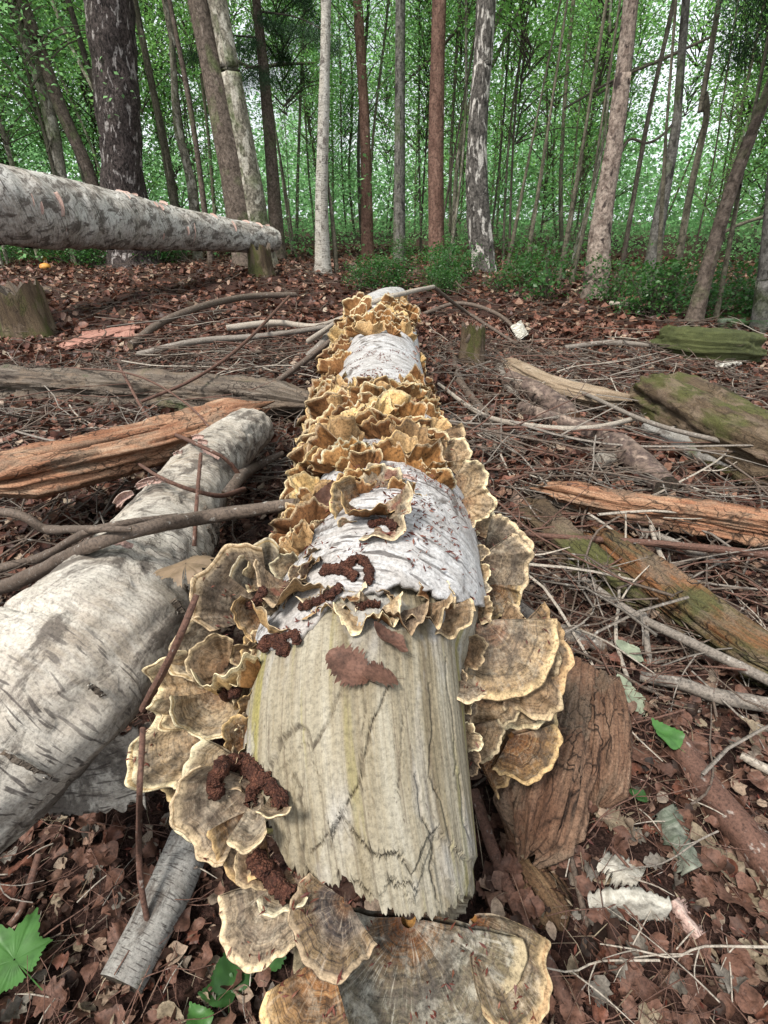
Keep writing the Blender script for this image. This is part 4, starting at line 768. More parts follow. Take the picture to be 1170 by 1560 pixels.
flaps(hang, hp, 46, (.3, hp.L - .1), (.3, 1.6), (.05, .11), [mt['pinkbark'], mt['bark_hang']], 12, 1.9)
def stump(name, label, px, py, wpx, hpx, mat, cat='tree stump', cap='rot'):
    P, z = hit(px, py); r = wpx / 2 * z / F; h = hpx * z / F / math.cos(PITCH)
    t = thing(name, tuple(P), label, cat); n = 40; m = 16
    th = np.linspace(0, 2 * math.pi, n + 1)[None, :]; v = np.linspace(0, 1, m)[:, None]
    top = 1 + .14 * vnoise(np.stack([np.cos(th) * 2.2 + px, np.sin(th) * 2.2, 0 * th], -1)) + .12 * vnoise(np.stack([np.cos(th) * 7, np.sin(th) * 7, 0 * th], -1))
    rr = r * (1 + .35 * (1 - v) ** 3) * (1 + .12 * fbm(np.stack([np.cos(th) * 2 + 0 * v, np.sin(th) * 2 + 0 * v, v * .6 + px + 0 * th], -1), 3))
    V = np.stack([rr * np.cos(th), rr * np.sin(th), h * top * v - .05 * (1 - v)], -1)
    V = np.concatenate([V, V[-1:] * [.72, .72, .82], V[-1:] * [.3, .3, .62], V[-1:] * [.01, .01, .55]], 0)
    uv = np.stack([th * r + 0 * v, v * h + 0 * th], -1); uv = np.concatenate([uv, uv[-1:] + .02, uv[-1:] + .05, uv[-1:] + .07], 0)
    k = m * (n + 1)
    gf_ = grid_faces(m + 3, n + 1); sel = gf_[:, 0] < (m - 1) * (n + 1)
    obj('bark', mesh('bark', V.reshape(-1, 3), [gf_[sel]], uv.reshape(-1, 2), [mt[mat]]), t)
    obj('hollow_top', mesh('hollow_top', V.reshape(-1, 3), [gf_[~sel]], uv.reshape(-1, 2), [mt[cap]]), t)
    return t, P, r, h
stump('tree_stump', 'low mossy tree stump at the left edge behind the rotten log', 46, 510, 66, 60, 'mossy')
stump('tree_stump', 'small dark jagged stump right of the trunk, a stick leaning on it', 718, 552, 34, 44, 'mossy')
stump('tree_stump', 'stump under the end of the suspended birch trunk', 398, 420, 34, 36, 'mossy', cap='rot')
# ------------------------------------------------------------------ round branches on the ground
from mathutils.bvhtree import BVHTree
def world_bvh(parents, names):
    V_, F_, o_ = [], [], 0
    for par in parents:
        for c_ in par.children:
            if c_.name.startswith(names):
                me_ = c_.data; co = np.empty(len(me_.vertices) * 3, np.float32); me_.vertices.foreach_get('co', co); co = co.reshape(-1, 3); M4 = np.array(Matrix.LocRotScale(c_.location, c_.rotation_euler, c_.scale)); co = co @ M4[:3, :3].T + M4[:3, 3] + np.array(par.location)
                V_.append(co); F_ += [tuple(v + o_ for v in p_.vertices) for p_ in me_.polygons]; o_ += len(co)
    return BVHTree.FromPolygons([tuple(v) for v in np.concatenate(V_)], F_)
_b = world_bvh([root], ('bracket', 'bark')); _bv = [_b, world_bvh([leftlog, hang], ('bark',)), world_bvh([root], ('bare',))]
def surf_z(px, py):
    z = hit(px, py)[1]; r = Vector(ray(px, py))
    for b_ in _bv:
        q_ = b_.ray_cast(Vector(CAM), r)
        if q_[0] is not None: z = min(z, q_[3] / r.length)
    return z
def over(label, pts, mat, seg=60, sides=12, amp=.18, sc=40):
    """a stick lying across logs: (px, py, width px, gap above what lies below)"""
    Q = spline(np.array(pts, float), 26); zs = np.array([surf_z(a, b) - g_ for a, b, _, g_ in Q]); zp = np.pad(zs, 3, mode='edge'); lo = np.array([zp[i:i + 7].min() for i in range(len(zs))])
    lp_ = np.pad(lo, 3, mode='edge'); lo = np.minimum(np.array([lp_[i:i + 7].mean() for i in range(len(zs))]), zs + .01); PRR = [[*W(a, b, z), w_ / 2 * z / F] for (a, b, w_, _), z in zip(Q, lo)]
    V, fs, uv, mi = tube_arrays(Path(np.array(PRR), seg), seg, sides, amp, sc); return obj('branch', mesh('branch', V, fs, uv, [mt[mat], mt['endgrain']], mi), label=label, cat='branch')
def gbranch(name, label, cat, pts, mat, amp=.10, seg=40, sides=10, group=None, sc=25, knots=0, parts=None, dz=None):
    """pts: (px, py, width px, lift m) resting on the ground (lift added under the stem)"""
    PRR = []
    for a in pts:
        px, py, wp = a[:3]; lf = a[3] if len(a) > 3 else 0.
        P, z = hit(px, py, .01 + lf); r = wp / 2 * z / F; P, z = hit(px, py, r * .8 + lf); PRR.append([*P, r])
    p = Path(np.array(PRR), seg)
    V, fs, uv, mi = tube_arrays(p, seg, sides, amp, sc, seed=pts[0][0] * .01)
    o = obj(name, mesh(name, V, fs, uv, [mt[mat], mt['endgrain'] if pts[0][2] > 9 else mt[mat]], mi), label=label, cat=cat, group=group)
    return o, p
def branch(label, pts, mat, **k): return gbranch('branch', label, 'branch', pts, mat, **k)
def glog(name, label, pts, mats, **k):
    PRR = []
    for px, py, wp in pts:
        P, z = hit(px, py, .02); r = wp / 2 * z / F; P, z = hit(px, py, r); PRR.append([*P, r])
    return bark_object(name, label, 'log', PRR, mats, world=False, **k)
glog('birch_log', 'smooth grey birch log between the mossy log and the splintered timber', [(985, 652, 26), (1060, 685, 34), (1130, 715, 36), (1230, 752, 36)], [mt['bark_grey'], mt['endgrain']], sides=24, sc=12)
glog('broken_log', 'brown log with an orange broken end, below the pale split branch', [(778, 578, 26), (825, 602, 30), (858, 624, 32), (872, 638, 26)], [mt['brownlog'], mt['orange']], sides=20, amp=.12, sc=16)
glog('bent_log', 'dark brown bent log ending at the splintered orange timber', [(795, 622, 20), (860, 645, 24), (925, 668, 34), (975, 705, 38), (1015, 742, 38)], [mt['brownlog'], mt['rot']], sides=20, amp=.1, sc=16)
glog('branch_log', 'thick grey spotted branch propped under the left flank of the trunk', [(292, 1275, 62), (262, 1350, 66), (222, 1430, 66), (186, 1500, 68)], [mt['bark_grey'], mt['rot']], sides=28, amp=.06, sc=16)
glog('branch_log', 'smooth red brown branch in the lower right litter', [(1030, 1125, 32), (1070, 1190, 42), (1120, 1255, 50), (1220, 1370, 60)], [mt['twigred'], mt['rot']], sides=24, amp=.04, sc=16)

over('thick rough stick crossing the left birch log to the trunk', [(-60, 918, 20, .10), (40, 880, 22, .10), (130, 835, 22, .03), (220, 806, 22, .03), (300, 790, 22, .03), (380, 778, 20, .12), (452, 766, 15, .03)], 'twig', seg=90)
over('forked stick lying along the upper side of the thick rough stick', [(-60, 880, 14, .14), (60, 850, 14, .12), (130, 812, 13, .05), (200, 796, 11, .05), (270, 786, 9, .045)], 'twig')
over('stick reaching in from the left edge above the thick rough stick', [(-40, 775, 12, .35), (30, 785, 14, .32), (70, 806, 14, .2), (120, 806, 12, .10), (200, 806, 9, .06)], 'twig')
over('dead branch with side shoots standing over the left birch log', [(180, 555, 4, .55), (230, 640, 5, .12), (290, 672, 6, .06), (345, 700, 6, .05), (372, 735, 8, .1)], 'twigred')
over('curved dead shoot over the upper left birch log', [(200, 700, 4, .08), (260, 735, 6, .05), (330, 755, 7, .05), (372, 745, 8, .06)], 'twigred')
over('short stout broken branch between the left log and the brackets', [(345, 755, 18, .06), (372, 722, 18, .12), (400, 705, 14, .16), (432, 690, 8, .2)], 'twig')
over('thin upright twig in front of the left birch log', [(306, 692, 6, .06), (300, 760, 6, .05), (296, 832, 7, .03)], 'twigred')
over('thin crooked twig over the lower end of the left log', [(217, 1110, 9, .05), (212, 1240, 9, .12), (214, 1340, 9, .08), (232, 1440, 9, .01)], 'twigred')
over('dark stick in the gap between the two logs', [(300, 905, 10, .1), (278, 960, 11, .1), (250, 1020, 12, .05), (218, 1080, 12, .03)], 'twigred')
branch('long pale branch arching over the top of the trunk', [(470, 520, 9, .12), (520, 487, 8, .28), (570, 460, 8, .36), (620, 446, 7, .38), (660, 437, 6, .40)], 'twigpale')
branch('dark branch sloping down right from the tip of the pale arching one', [(660, 437, 6, .40), (700, 468, 5, .25), (752, 502, 5, .12), (820, 545, 5, .0)], 'twig')
branch('curved brown branch rising from the rotten log to the left', [(198, 527, 11, .03), (245, 492, 11, .08), (310, 466, 10, .10), (380, 452, 9, .10), (450, 449, 8, .08)], 'twig')
branch('pale grey branch behind the pile of sticks', [(345, 500, 10, .05), (420, 492, 10, .07), (480, 497, 8, .07), (540, 478, 6, .2)], 'twigpale')
branch('grey stick lying flat at the bottom of the pile left of the trunk', [(210, 540, 9, .04), (300, 520, 10, .07), (400, 512, 9, .08), (500, 498, 7, .12)], 'twiggrey')
branch('short log end sticking out of the pile of sticks', [(470, 545, 14, .06), (495, 520, 14, .14), (505, 500, 12, .2)], 'twiggrey')
branch('dark stick slanting up towards the brackets from the rotten log', [(395, 600, 9, .04), (440, 568, 9, .08), (490, 530, 8, .14), (520, 505, 6, .2)], 'twig')
branch('thin long twig crossing the rotten log diagonally', [(215, 612, 5, .12), (300, 575, 5, .16), (375, 520, 5, .18), (440, 452, 4, .16)], 'twigred')
branch('thin dead twig arching from the rotten log to the orange timber', [(100, 560, 3, .1), (200, 570, 3, .2), (290, 620, 3, .22), (350, 700, 4, .16)], 'twigred')
branch('slim grey branch lying across the bent log', [(668, 585, 5, .02), (735, 632, 8, .04), (820, 650, 9, .07), (900, 652, 9, .07), (975, 636, 7, .05)], 'twigpale')
branch('slender branch crossing behind the grey birch log', [(790, 560, 5, .05), (880, 595, 6, .07), (980, 640, 7, .08), (1080, 668, 8, .1), (1200, 690, 8, .1)], 'twiggrey')
branch('lichen speckled dark stick running level to the right edge', [(770, 812, 8, .03), (880, 820, 9, .05), (1000, 828, 11, .07), (1220, 850, 13, .07)], 'twigred')
branch('long slim stick slanting down to the right edge below the rotten logs', [(885, 880, 12, .02), (960, 932, 13, .04), (1050, 978, 15, .05), (1220, 1060, 18, .05)], 'twiggrey', seg=60)
branch('knobbly grey branch at the right edge above the red brown branch', [(975, 1030, 17, .01), (1040, 1042, 20, .02), (1100, 1062, 22, .02), (1230, 1085, 24, .02)], 'twiggrey', amp=.15)
branch('speckled grey branch emerging from under the right brackets', [(778, 905, 22, .0), (800, 935, 22, .01), (860, 965, 23, .01), (930, 988, 20, .0)], 'twiggrey', amp=.05, sides=16)
branch('short dark stick standing upright beside the pale oval leaf', [(981, 935, 9, .05), (985, 975, 10, .03), (990, 1012, 10, .0)], 'twiggrey')
branch('pale stick at the right edge above the red brown branch', [(1128, 1150, 12, .02), (1165, 1170, 14, .02), (1230, 1200, 16, .02)], 'twigpale')
branch('red brown stick running down the right side of the bare wood', [(722, 1205, 16, .03), (750, 1290, 19, .02), (790, 1390, 20, .01), (850, 1500, 22, .01), (890, 1600, 24, .01)], 'twigred', seg=60, amp=.12)
branch('thin wiry stick across the lower right litter', [(930, 1290, 4, .03), (1010, 1380, 5, .02), (1090, 1470, 6, .02), (1190, 1570, 6, .02)], 'twigred')
branch('dark short stick among the leaves below the curled bark strip', [(868, 1300, 8, .02), (885, 1370, 10, .01), (900, 1440, 11, .0)], 'twig')
branch('stick lying between the dark log shell and the rotten logs', [(830, 745, 9, .0), (920, 790, 10, .0), (1000, 815, 10, .03), (1100, 860, 9, .03)], 'twiggrey')
branch('leaning stick propped against the small jagged stump', [(705, 545, 7, .0), (712, 520, 7, .12), (722, 498, 6, .2)], 'twig')
branch('twig curving over the splintered timber', [(985, 770, 6, .06), (1000, 830, 7, .05), (1035, 900, 7, .03)], 'twigpale')
branch('reddish branch beside the lowest left litter', [(-20, 1440, 12, .0), (30, 1390, 12, .01), (60, 1300, 10, .03)], 'twigred')
branch('brown branch lying right of the small jagged stump', [(640, 480, 6, .0), (700, 462, 6, .06), (760, 480, 6, .05), (800, 520, 5, .0)], 'twig')
branch('fallen branch on the open litter near the foot of the right birch', [(930, 462, 7, .02), (960, 465, 7, .03), (975, 467, 6, .03)], 'twigpale')
branch('pale branch stub among the twigs in front of the low mossy log', [(860, 530, 8, .02), (930, 522, 8, .03), (1010, 528, 7, .03)], 'twiggrey')
branch('bent brown branch between the trunk and the broken log', [(690, 540, 11, .0), (700, 580, 12, .0), (730, 620, 13, .0), (760, 665, 12, .0)], 'twig')
branch('grey stub lying under the slim pale branch', [(760, 560, 12, .0), (775, 590, 14, .0), (795, 605, 13, .0)], 'twiggrey')
branch('brown root like branch running down towards the stone', [(735, 640, 12, .0), (775, 670, 13, .0), (815, 705, 12, .0), (830, 730, 10, .0)], 'twig')

# ------------------------------------------------------------------ stone, catkins, single leaves, bark scraps
P, z = hit(917, 712)
bm_v = []; n, m_ = 24, 14
tt, uu = np.meshgrid(np.linspace(0, 2 * math.pi, n + 1), np.linspace(0, math.pi, m_))
D = np.stack([np.sin(uu) * np.cos(tt), np.sin(uu) * np.sin(tt), np.cos(uu)], -1)
def boxy(D, k=4): return D / ((np.abs(D) ** k).sum(-1, keepdims=True) ** (1 / k))
V = boxy(D) * (1 + .18 * fbm(D * 1.6 + 4, 3)[..., None]) * [.036, .032, .035]
o = obj('stone', mesh('stone', V.reshape(-1, 3), [grid_faces(m_, n + 1)], None, [mt['stone']]), label='pale grey brown block of stone above the splintered orange timber', cat='stone', loc=tuple(P + [0, 0, .018])); o.rotation_euler = (0, .1, .4)

def catkin(label, pts, r, group=None, k_=.78):
    r = r * k_
    """pts (px,py,depth)"""
    Q = spline(np.array([(a, b, min(z, surf_z(a, b))) for a, b, z in pts]), 14); PRR = np.array([[*W(a, b, surf_z(a, b) - r * .6), r] for a, b, z in Q]); PRR[:, 2] = PRR[:, 2]; PRR[0, 3] = PRR[-1, 3] = r * .5
    p = Path(PRR, 60); V, fs, uv, mi = tube_arrays(p, 110, 20, 0, 1, fn=lambda d, th: r * .42 * vnoise(np.stack([np.cos(th) * 2.2, np.sin(th) * 2.2, d / r * 1.7], -1)) + r * .3 * vnoise(np.stack([np.cos(th) * 5, np.sin(th) * 5, d / r * 4], -1)))
    return obj('catkin', mesh('catkin', V, fs[:1], uv, [mt['catkin']]), label=label, cat='catkin', group=group)
zt = .645
catkin('brown catkin curled like a hook on the white bark, in front of the speckled bracket', [(487, 872, .64), (515, 866, .635), (545, 852, .64), (562, 868, .635), (560, 892, .63)], .0062)
catkin('straighter brown catkin lying inside the hook shaped one', [(492, 866, .635), (520, 868, .63), (545, 880, .63)], .0072)
catkin('short reddish catkin behind the bark lip on top of the trunk', [(545, 925, .61), (562, 920, .61), (580, 922, .61)], .005)
catkin('crumbly brown catkin filling the small cup left of the bare wood', [(398, 985, .585), (415, 975, .58), (432, 985, .58), (428, 1000, .58)], .0085)
catkin('thin brown catkin resting on the rim of the small cup', [(428, 972, .585), (448, 966, .58), (452, 980, .58)], .005)
catkin('large crumbly catkin ringing the dark hollow of the layered grey bracket', [(335, 1215, .47), (325, 1190, .468), (345, 1165, .468), (375, 1162, .47), (392, 1185, .47), (382, 1225, .47)], .0085)
catkin('brown catkin trailing from the hollow bracket onto the bare wood', [(372, 1168, .47), (395, 1182, .465), (420, 1205, .46), (430, 1232, .46)], .0075)
catkin('brown catkin running down between the wood and the left brackets', [(385, 1300, .475), (402, 1322, .47), (425, 1350, .47), (442, 1372, .47)], .0088)
catkin('reddish catkin lodged in the pale speckled bracket', [(455, 925, .6), (480, 918, .6), (505, 905, .6), (520, 890, .6)], .0055)
catkin('stubby brown catkin in the cream ruffled tiers on the left', [(335, 1050, .55), (350, 1060, .55), (365, 1050, .55)], .007)
catkin('brown catkin lying in the grey zoned fan', [(375, 925, .6), (395, 912, .6), (402, 895, .6)], .006)
catkin('brown catkin on the speckled bracket on top of the bark', [(560, 800, .7), (585, 795, .7), (605, 805, .7)], .006)
for i, (a, b, s) in enumerate([(900, 1475, 1.), (935, 1500, .9)]):
    pts = [(a, b - 38, 0), (a + 22, b - 22, 0), (a + 20, b + 12, 0), (a - 4, b + 30, 0)] if i == 0 else [(a - 45, b + 24, 0), (a - 10, b + 20, 0), (a + 6, b - 10, 0), (a - 8, b - 40, 0)]
    catkin(['brown catkin bent in a half ring on the lower right litter', 'second bent catkin, below the half ring one'][i], [(x, y, hit(x, y, .012)[1]) for x, y, _ in pts], .0062)

def leaf_shape(kind, n=14, seed=0):
    """outline (x,y) along both sides from base (0,0) to tip (0,1); returns left/right half widths at n stations"""
    t = np.linspace(0, 1, n); r_ = np.random.default_rng(seed)
    if kind == 'oval': w = .32 * np.sin(math.pi * t ** .85) ** .8
    elif kind == 'birch': w = .42 * np.sin(math.pi * t ** .6) ** 1.1 + .012 * np.sign(np.sin(t * 60))
    elif kind == 'oak': w = (.30 * np.sin(math.pi * t ** 1.1) ** .7) * (1 + .30 * np.sin(t * 24))
    elif kind == 'torn': w = (.38 * np.sin(math.pi * np.clip(t * .96 + .02, 0, 1)) ** .6) * (1 + .3 * r_.uniform(-1, 1, n))
    w = np.maximum(w, .004); return t, w * (1 + .06 * r_.uniform(-1, 1, n)), w * (1 + .06 * r_.uniform(-1, 1, n))
def leaf_mesh(kind, L, curl=.25, fold=.15, seed=0, n=14, m=5, wav=.05, thick=0):
    t, wl, wr = leaf_shape(kind, n, seed); r_ = np.random.default_rng(seed + 50); ph = r_.uniform(0, 6, 4)
    s = np.linspace(-1, 1, m); x = np.where(s[None, :] < 0, s[None, :] * wl[:, None], s[None, :] * wr[:, None]); y = np.broadcast_to(t[:, None], x.shape)
    z = fold * np.abs(x) + curl * (y - .4) ** 2 + wav * np.sin(8 * y + 3 * x + ph[0]) + wav * .7 * np.sin(15 * x + 4 * y + ph[1]) * np.abs(s)[None, :] + curl * r_.uniform(-.8, 1.4) * x ** 2 * 2
    V = np.stack([x, y - .5, z], -1).reshape(-1, 3) * L
    fs = [grid_faces(n, m)]; b = len(V)      # petiole
    st = np.array([[-.008, -.5, 0], [.008, -.5, 0], [.006 + .03, -.72, .03], [-.006 + .03, -.72, .03]]) * L
    V = np.vstack([V, st]); fs.append(np.array([[b, b + 1, b + 2, b + 3]])); return V, fs
def leaf_obj(label, px, py, Lpx, kind, mat, ang=0, tilt=(0, 0), z=None, lift=.012, seed=1, name='leaf', cat='leaf', group=None, n=40, m=17, **k):
    if z is None: P, z = hit(px, py, lift)
    else: z = min(z, surf_z(px, py)) - .008; P = W(px, py, z)
    V, fs = leaf_mesh(kind, Lpx * z / F, seed=seed, n=n, m=m, **k)
    o = obj(name, mesh(name, V, fs, None, [mt[mat]]), label=label, cat=cat, group=group, loc=tuple(P)); o.rotation_euler = (tilt[0], tilt[1], R_(ang)); return o
def palmate(label, px, py, spanpx, mat, ang, lobes, z=None, lift=.02, tilt=(0, 0), cup=.1, name='leaf', seed=0, deep=.45):
    """leaf with pointed lobes: (angle, length)"""
    if z is None: P, z = hit(px, py, lift)
    else: z = min(z, surf_z(px, py) - .045); P = W(px, py, z)
    L = spanpx * z / F; A = np.radians(np.linspace(-175, 175, 140)); r = np.zeros_like(A) + deep * .75
    for a, l in lobes: d = np.abs((A - R_(a) + math.pi) % (2 * math.pi) - math.pi); r = np.maximum(r, l * (1 - np.clip(d / R_(33), 0, 1) ** .75 * (1 - deep)))
    r = r * (1 + .035 * np.sign(np.sin(A * 34)))
    rings = np.linspace(0.03, 1, 12)[:, None]; x = rings * r * np.sin(A); y = rings * r * np.cos(A)
    vein = 0
    for a, l in lobes: vein = vein - .03 * np.exp(-(((A - R_(a)) / .06) ** 2)) * rings
    zz = cup * (rings * r) ** 2 + .05 * np.sin(5 * x + seed) * rings + .04 * np.sin(9 * y) * rings + vein
    V = np.stack([x, y, zz], -1).reshape(-1, 3) * L; fs = [grid_faces(12, len(A))]; b = len(V)
    V = np.vstack([V, np.array([[-.012, -.03, 0], [.012, -.03, 0], [.03, -.9, -.05], [.01, -.9, -.05]]) * L]); fs.append(np.array([[b, b + 1, b + 2, b + 3]]))
    o = obj(name, mesh(name, V, fs, None, [mt[mat]]), label=label, cat='leaf', loc=tuple(P)); o.rotation_euler = (tilt[0], tilt[1], R_(ang)); return o
mt['holly'] = leafmat('dull_brown_holly_leaf', [(0., (.17, .12, .075)), (1., (.23, .165, .105))], .05, rough=.4)
mt['plainleaf'] = leafmat('fresh_green_leaf', [(0., (.055, .15, .035)), (1., (.075, .19, .045))], .2, rough=.45, trc=(.15, .4, .05))
mt['greyleaf'] = leafmat('pale_green_grey_leaf', [(0., (.22, .26, .18)), (1., (.28, .31, .22))], .1, rough=.6)

palmate('spiny olive brown holly leaf hanging between the two birch logs', 283, 858, 55, 'holly', 15, [(0, .7), (60, .95), (110, .9), (150, .85), (-45, .75), (-80, 1.0), (-120, .8), (180, 1.0), (30, .6)], z=.665, tilt=(-.15, -.1), cup=-.25, deep=.62)
palmate('large fresh green lobed leaf at the lower left edge', 22, 1462, 75, 'plainleaf', 60, [(0, 1.0), (55, .95), (-55, .95), (115, .7), (-115, .7)], lift=.05, tilt=(.1, .1), deep=.5)
leaf_obj('small fresh green birch leaf on the right of the crumbling wood', 1012, 1118, 52, 'birch', 'plainleaf', 35, (.2, .1), lift=.035)
leaf_obj('pale grey green oval leaf beside the upright dark stick', 957, 993, 48, 'oval', 'greyleaf', 60, (.35, 0), lift=.03)
leaf_obj('pale leaf leaning on the right of the crumbling wood', 957, 1060, 66, 'oval', 'greyleaf', 28, (.3, .3), lift=.02)
leaf_obj('small round dark green leaf below the crumbling wood', 972, 1212, 34, 'oval', 'lushleaf', 80, (.3, 0), lift=.02)
leaf_obj('narrow green leaf in the dark hollow under the brackets', 352, 1475, 70, 'birch', 'lushleaf', 10, (.2, .3), lift=.02)
leaf_obj('dark green leaf in the hollow, right of the narrow green one', 420, 1440, 60, 'birch', 'lushleaf', -30, (.5, 0), lift=.02)
leaf_obj('green leaf at the bottom edge under the spotted branch', 330, 1515, 56, 'birch', 'lushleaf', 100, (.2, .2), lift=.02)
leaf_obj('small green leaf poking out at the bottom edge', 300, 1552, 48, 'birch', 'plainleaf', 45, (.1, .2), lift=.03)
leaf_obj('glossy brown dead leaf tucked under the bark lip over the bare wood', 590, 978, 68, 'oval', 'dead', 80, (.5, .3), z=.618, curl=.6)
leaf_obj('thin pinkish brown leaf stuck to the bare wood below the bark lip', 530, 1015, 75, 'torn', 'dead', 62, (.45, -.2), z=.598, curl=-.1, seed=4, wav=.02)
leaf_obj('second thin leaf stuck to the bare wood, right of the pinkish one', 580, 1030, 62, 'torn', 'dead', 110, (.5, .05), z=.592, curl=-.1, seed=9, wav=.02)
leaf_obj('purple brown dead leaf standing among the middle tiers of brackets', 500, 755, 50, 'birch', 'dead', 0, (1.0, .3), z=.90, curl=.4, seed=6)
leaf_obj('pale torn leaf left of the curled grey green bark', 932, 1252, 60, 'torn', 'deadpale', 60, (.2, .2), seed=12)
leaf_obj('straw coloured strip of leaf beside the grey green bark', 1085, 1310, 95, 'oval', 'deadpale', 32, (.1, .3), seed=14, curl=.5)
for i, (a, b, l_) in enumerate([(855, 1302, 'upright brown leaf at the edge of the crumbling slab'), (1150, 1120, 'pale brown leaf at the right edge above the red brown branch'), (975, 1150, 'broad maroon leaf right of the fibrous slab'), (1120, 1370, 'long tan leaf near the lower end of the red brown branch'), (820, 715, 'small yellowish leaf on the litter right of the brackets')]):
    leaf_obj(l_, a, b, [62, 66, 80, 80, 22][i], ['torn', 'birch', 'torn', 'torn', 'oval'][i], ['dead', 'deadpale', 'dead', 'dead', 'deadpale'][i], 40 * i, (.5, .2), seed=30 + i, lift=.02)

g = [[W(895, 1362, .0 + hit(895, 1362, .03)[1]), W(960, 1352, hit(960, 1352, .045)[1]), W(1020, 1368, hit(1020, 1368, .05)[1])], [W(897, 1380, hit(897, 1380, .03)[1]), W(960, 1372, hit(960, 1372, .045)[1]), W(1024, 1385, hit(1024, 1385, .05)[1])], [W(905, 1398, hit(905, 1398, .01)[1]), W(960, 1402, hit(960, 1402, .012)[1]), W(1012, 1404, hit(1012, 1404, .02)[1])]]
obj('bark_strip', sheet('bark_strip', g, 14, 50, [mt['lichen'], mt['pinkbark']], .002, .003, 30, seed=2, jagv=.004), label='curled pale strip of birch bark with a pink inner side, lower right', cat='bark')
def scrap(label, cx, cy, lx, ly, ang, mat, seed, lift=.02, name='bark_scrap'):
    ca, sa = math.cos(R_(ang)), math.sin(R_(ang)); rows = []
    for v in (-1, 0, 1): rows.append([hit(cx + lx * u * ca - ly * v * sa, cy + lx * u * sa + ly * v * ca, lift + (.012 if v == 0 else 0))[0] for u in (-1, -.3, .4, 1)])
    return obj(name, sheet(name, rows, 18, 40, mt[mat], .003, .005, 28, seed=seed, jagv=.012), label=label, cat='bark')
scrap('grey green slab of bark lying in the litter left of the red brown branch', 1035, 1278, 52, 20, 62, 'greenbark', 4)
scrap('flaky grey bark scrap above the curled bark strip', 945, 1325, 34, 18, 25, 'lichen', 6)
scrap('pink bark scrap at the lower end of the curled strip', 1045, 1400, 34, 10, 55, 'pinkbark', 7)
scrap('whitish bark scrap lying below the low mossy log', 1110, 552, 20, 6, -10, 'lichen', 9, .03)
scrap('pinkish bark scrap on the litter left of the pile of sticks', 165, 508, 40, 7, -5, 'chip', 10, .03)
scrap('pale bark curl standing on the open litter right of the trunk', 792, 503, 12, 9, 60, 'lichen', 11, .06)
scrap('white flake of bark beside the rotten logs', 925, 845, 22, 9, 10, 'lichen', 13, .03)
for (x, y, l_) in ((66, 400, 'upper orange fungus cap on the bank below the suspended trunk'), (70, 411, 'lower orange fungus cap on the bank below the suspended trunk')):
    P, z = hit(x, y); s = 8 * z / F
    V = D * [s, s, s * .7]; obj('orange_fungus', mesh('orange_fungus', V.reshape(-1, 3) * (1 + .08 * vnoise(D.reshape(-1, 3) * 3)[:, None]), [grid_faces(m_, n + 1)], None, [mt['orangecap']]), label=l_, cat='fungus', loc=tuple(P + [0, 0, s * .5]))

# ------------------------------------------------------------------ litter
def scatter(n, r0, r1, half=72, p=1.):
    a = np.radians(rng.uniform(-half, half, n)); r = r0 * (r1 / r0) ** (rng.uniform(0, 1, n) ** p)
    return np.stack([r * np.sin(a), r * np.cos(a)], -1)
def area(n, r0, r1, half=72):
    a = np.radians(rng.uniform(-half, half, n)); r = np.sqrt(rng.uniform(r0 ** 2, r1 ** 2, n)); return np.stack([r * np.sin(a), r * np.cos(a) ], -1)
def rots(n, tilt):
    yaw = rng.uniform(0, 6.283, n); a = rng.normal(0, tilt, n); b = rng.normal(0, tilt, n)
    cy, sy, ca, sa, cb, sb = np.cos(yaw), np.sin(yaw), np.cos(a), np.sin(a), np.cos(b), np.sin(b); Z = 0 * yaw; I = Z + 1
    Rz = np.stack([cy, -sy, Z, sy, cy, Z, Z, Z, I], -1).reshape(-1, 3, 3); Rx = np.stack([I, Z, Z, Z, ca, -sa, Z, sa, ca], -1).reshape(-1, 3, 3); Ry = np.stack([cb, Z, sb, Z, I, Z, -sb, Z, cb], -1).reshape(-1, 3, 3)
    return Rz @ Rx @ Ry
def stamp(protos_, pos, Rm, sc):
    """merge many transformed copies of small meshes"""
    pid = rng.integers(0, len(protos_), len(pos)); Vs, F4, F3, off = [], [], [], 0
    for k, (v, fs) in enumerate(protos_):
        s = np.where(pid == k)[0]
        if not len(s): continue
        vv = np.einsum('nij,vj->nvi', Rm[s], v) * sc[s][:, None, None] + pos[s][:, None, :]
        for f in fs:
            ff = (np.asarray(f)[None] + (off + np.arange(len(s)) * len(v))[:, None, None]).reshape(-1, f.shape[1]); (F4 if f.shape[1] == 4 else F3).append(ff)
        Vs.append(vv.reshape(-1, 3)); off += len(s) * len(v)
    fl = [np.concatenate(q) for q in (F4, F3) if q]; return np.concatenate(Vs), fl
lv = [leaf_mesh(['birch', 'torn', 'oval', 'torn', 'oak', 'birch'][i % 6], 1., curl=rng.uniform(-.6, 1.1), fold=rng.uniform(-.3, .5), seed=i, n=8, m=4, wav=.07) for i in range(18)]
lv_s = [leaf_mesh(['birch', 'torn'][i % 2], 1., curl=rng.uniform(-.5, 1.), fold=rng.uniform(-.2, .4), seed=i, n=4, m=3, wav=.08) for i in range(8)]
def put(xy, lift): return np.concatenate([xy, (G(xy[:, 0], xy[:, 1]) + lift)[:, None]], 1)
def litter(name, n, r0, r1, size, pr, mat, tilt, lift, label, cat='leaf litter', logar=False):
    xy = scatter(n, r0, r1) if logar else area(n, r0, r1); pos = put(xy, rng.uniform(.0, lift, n)); sc = rng.uniform(*size, n)
    V, fl = stamp(pr, pos, rots(n, tilt), sc); obj(name, mesh(name, V, fl, None, [mt[mat]], smooth=True), label=label, cat=cat, kind='stuff')
litter('leaf_litter', 13000, .12, 1.6, (.008, .030), lv, 'dead', .62, .026, 'brown dead leaves covering the ground around the logs close to the viewer')
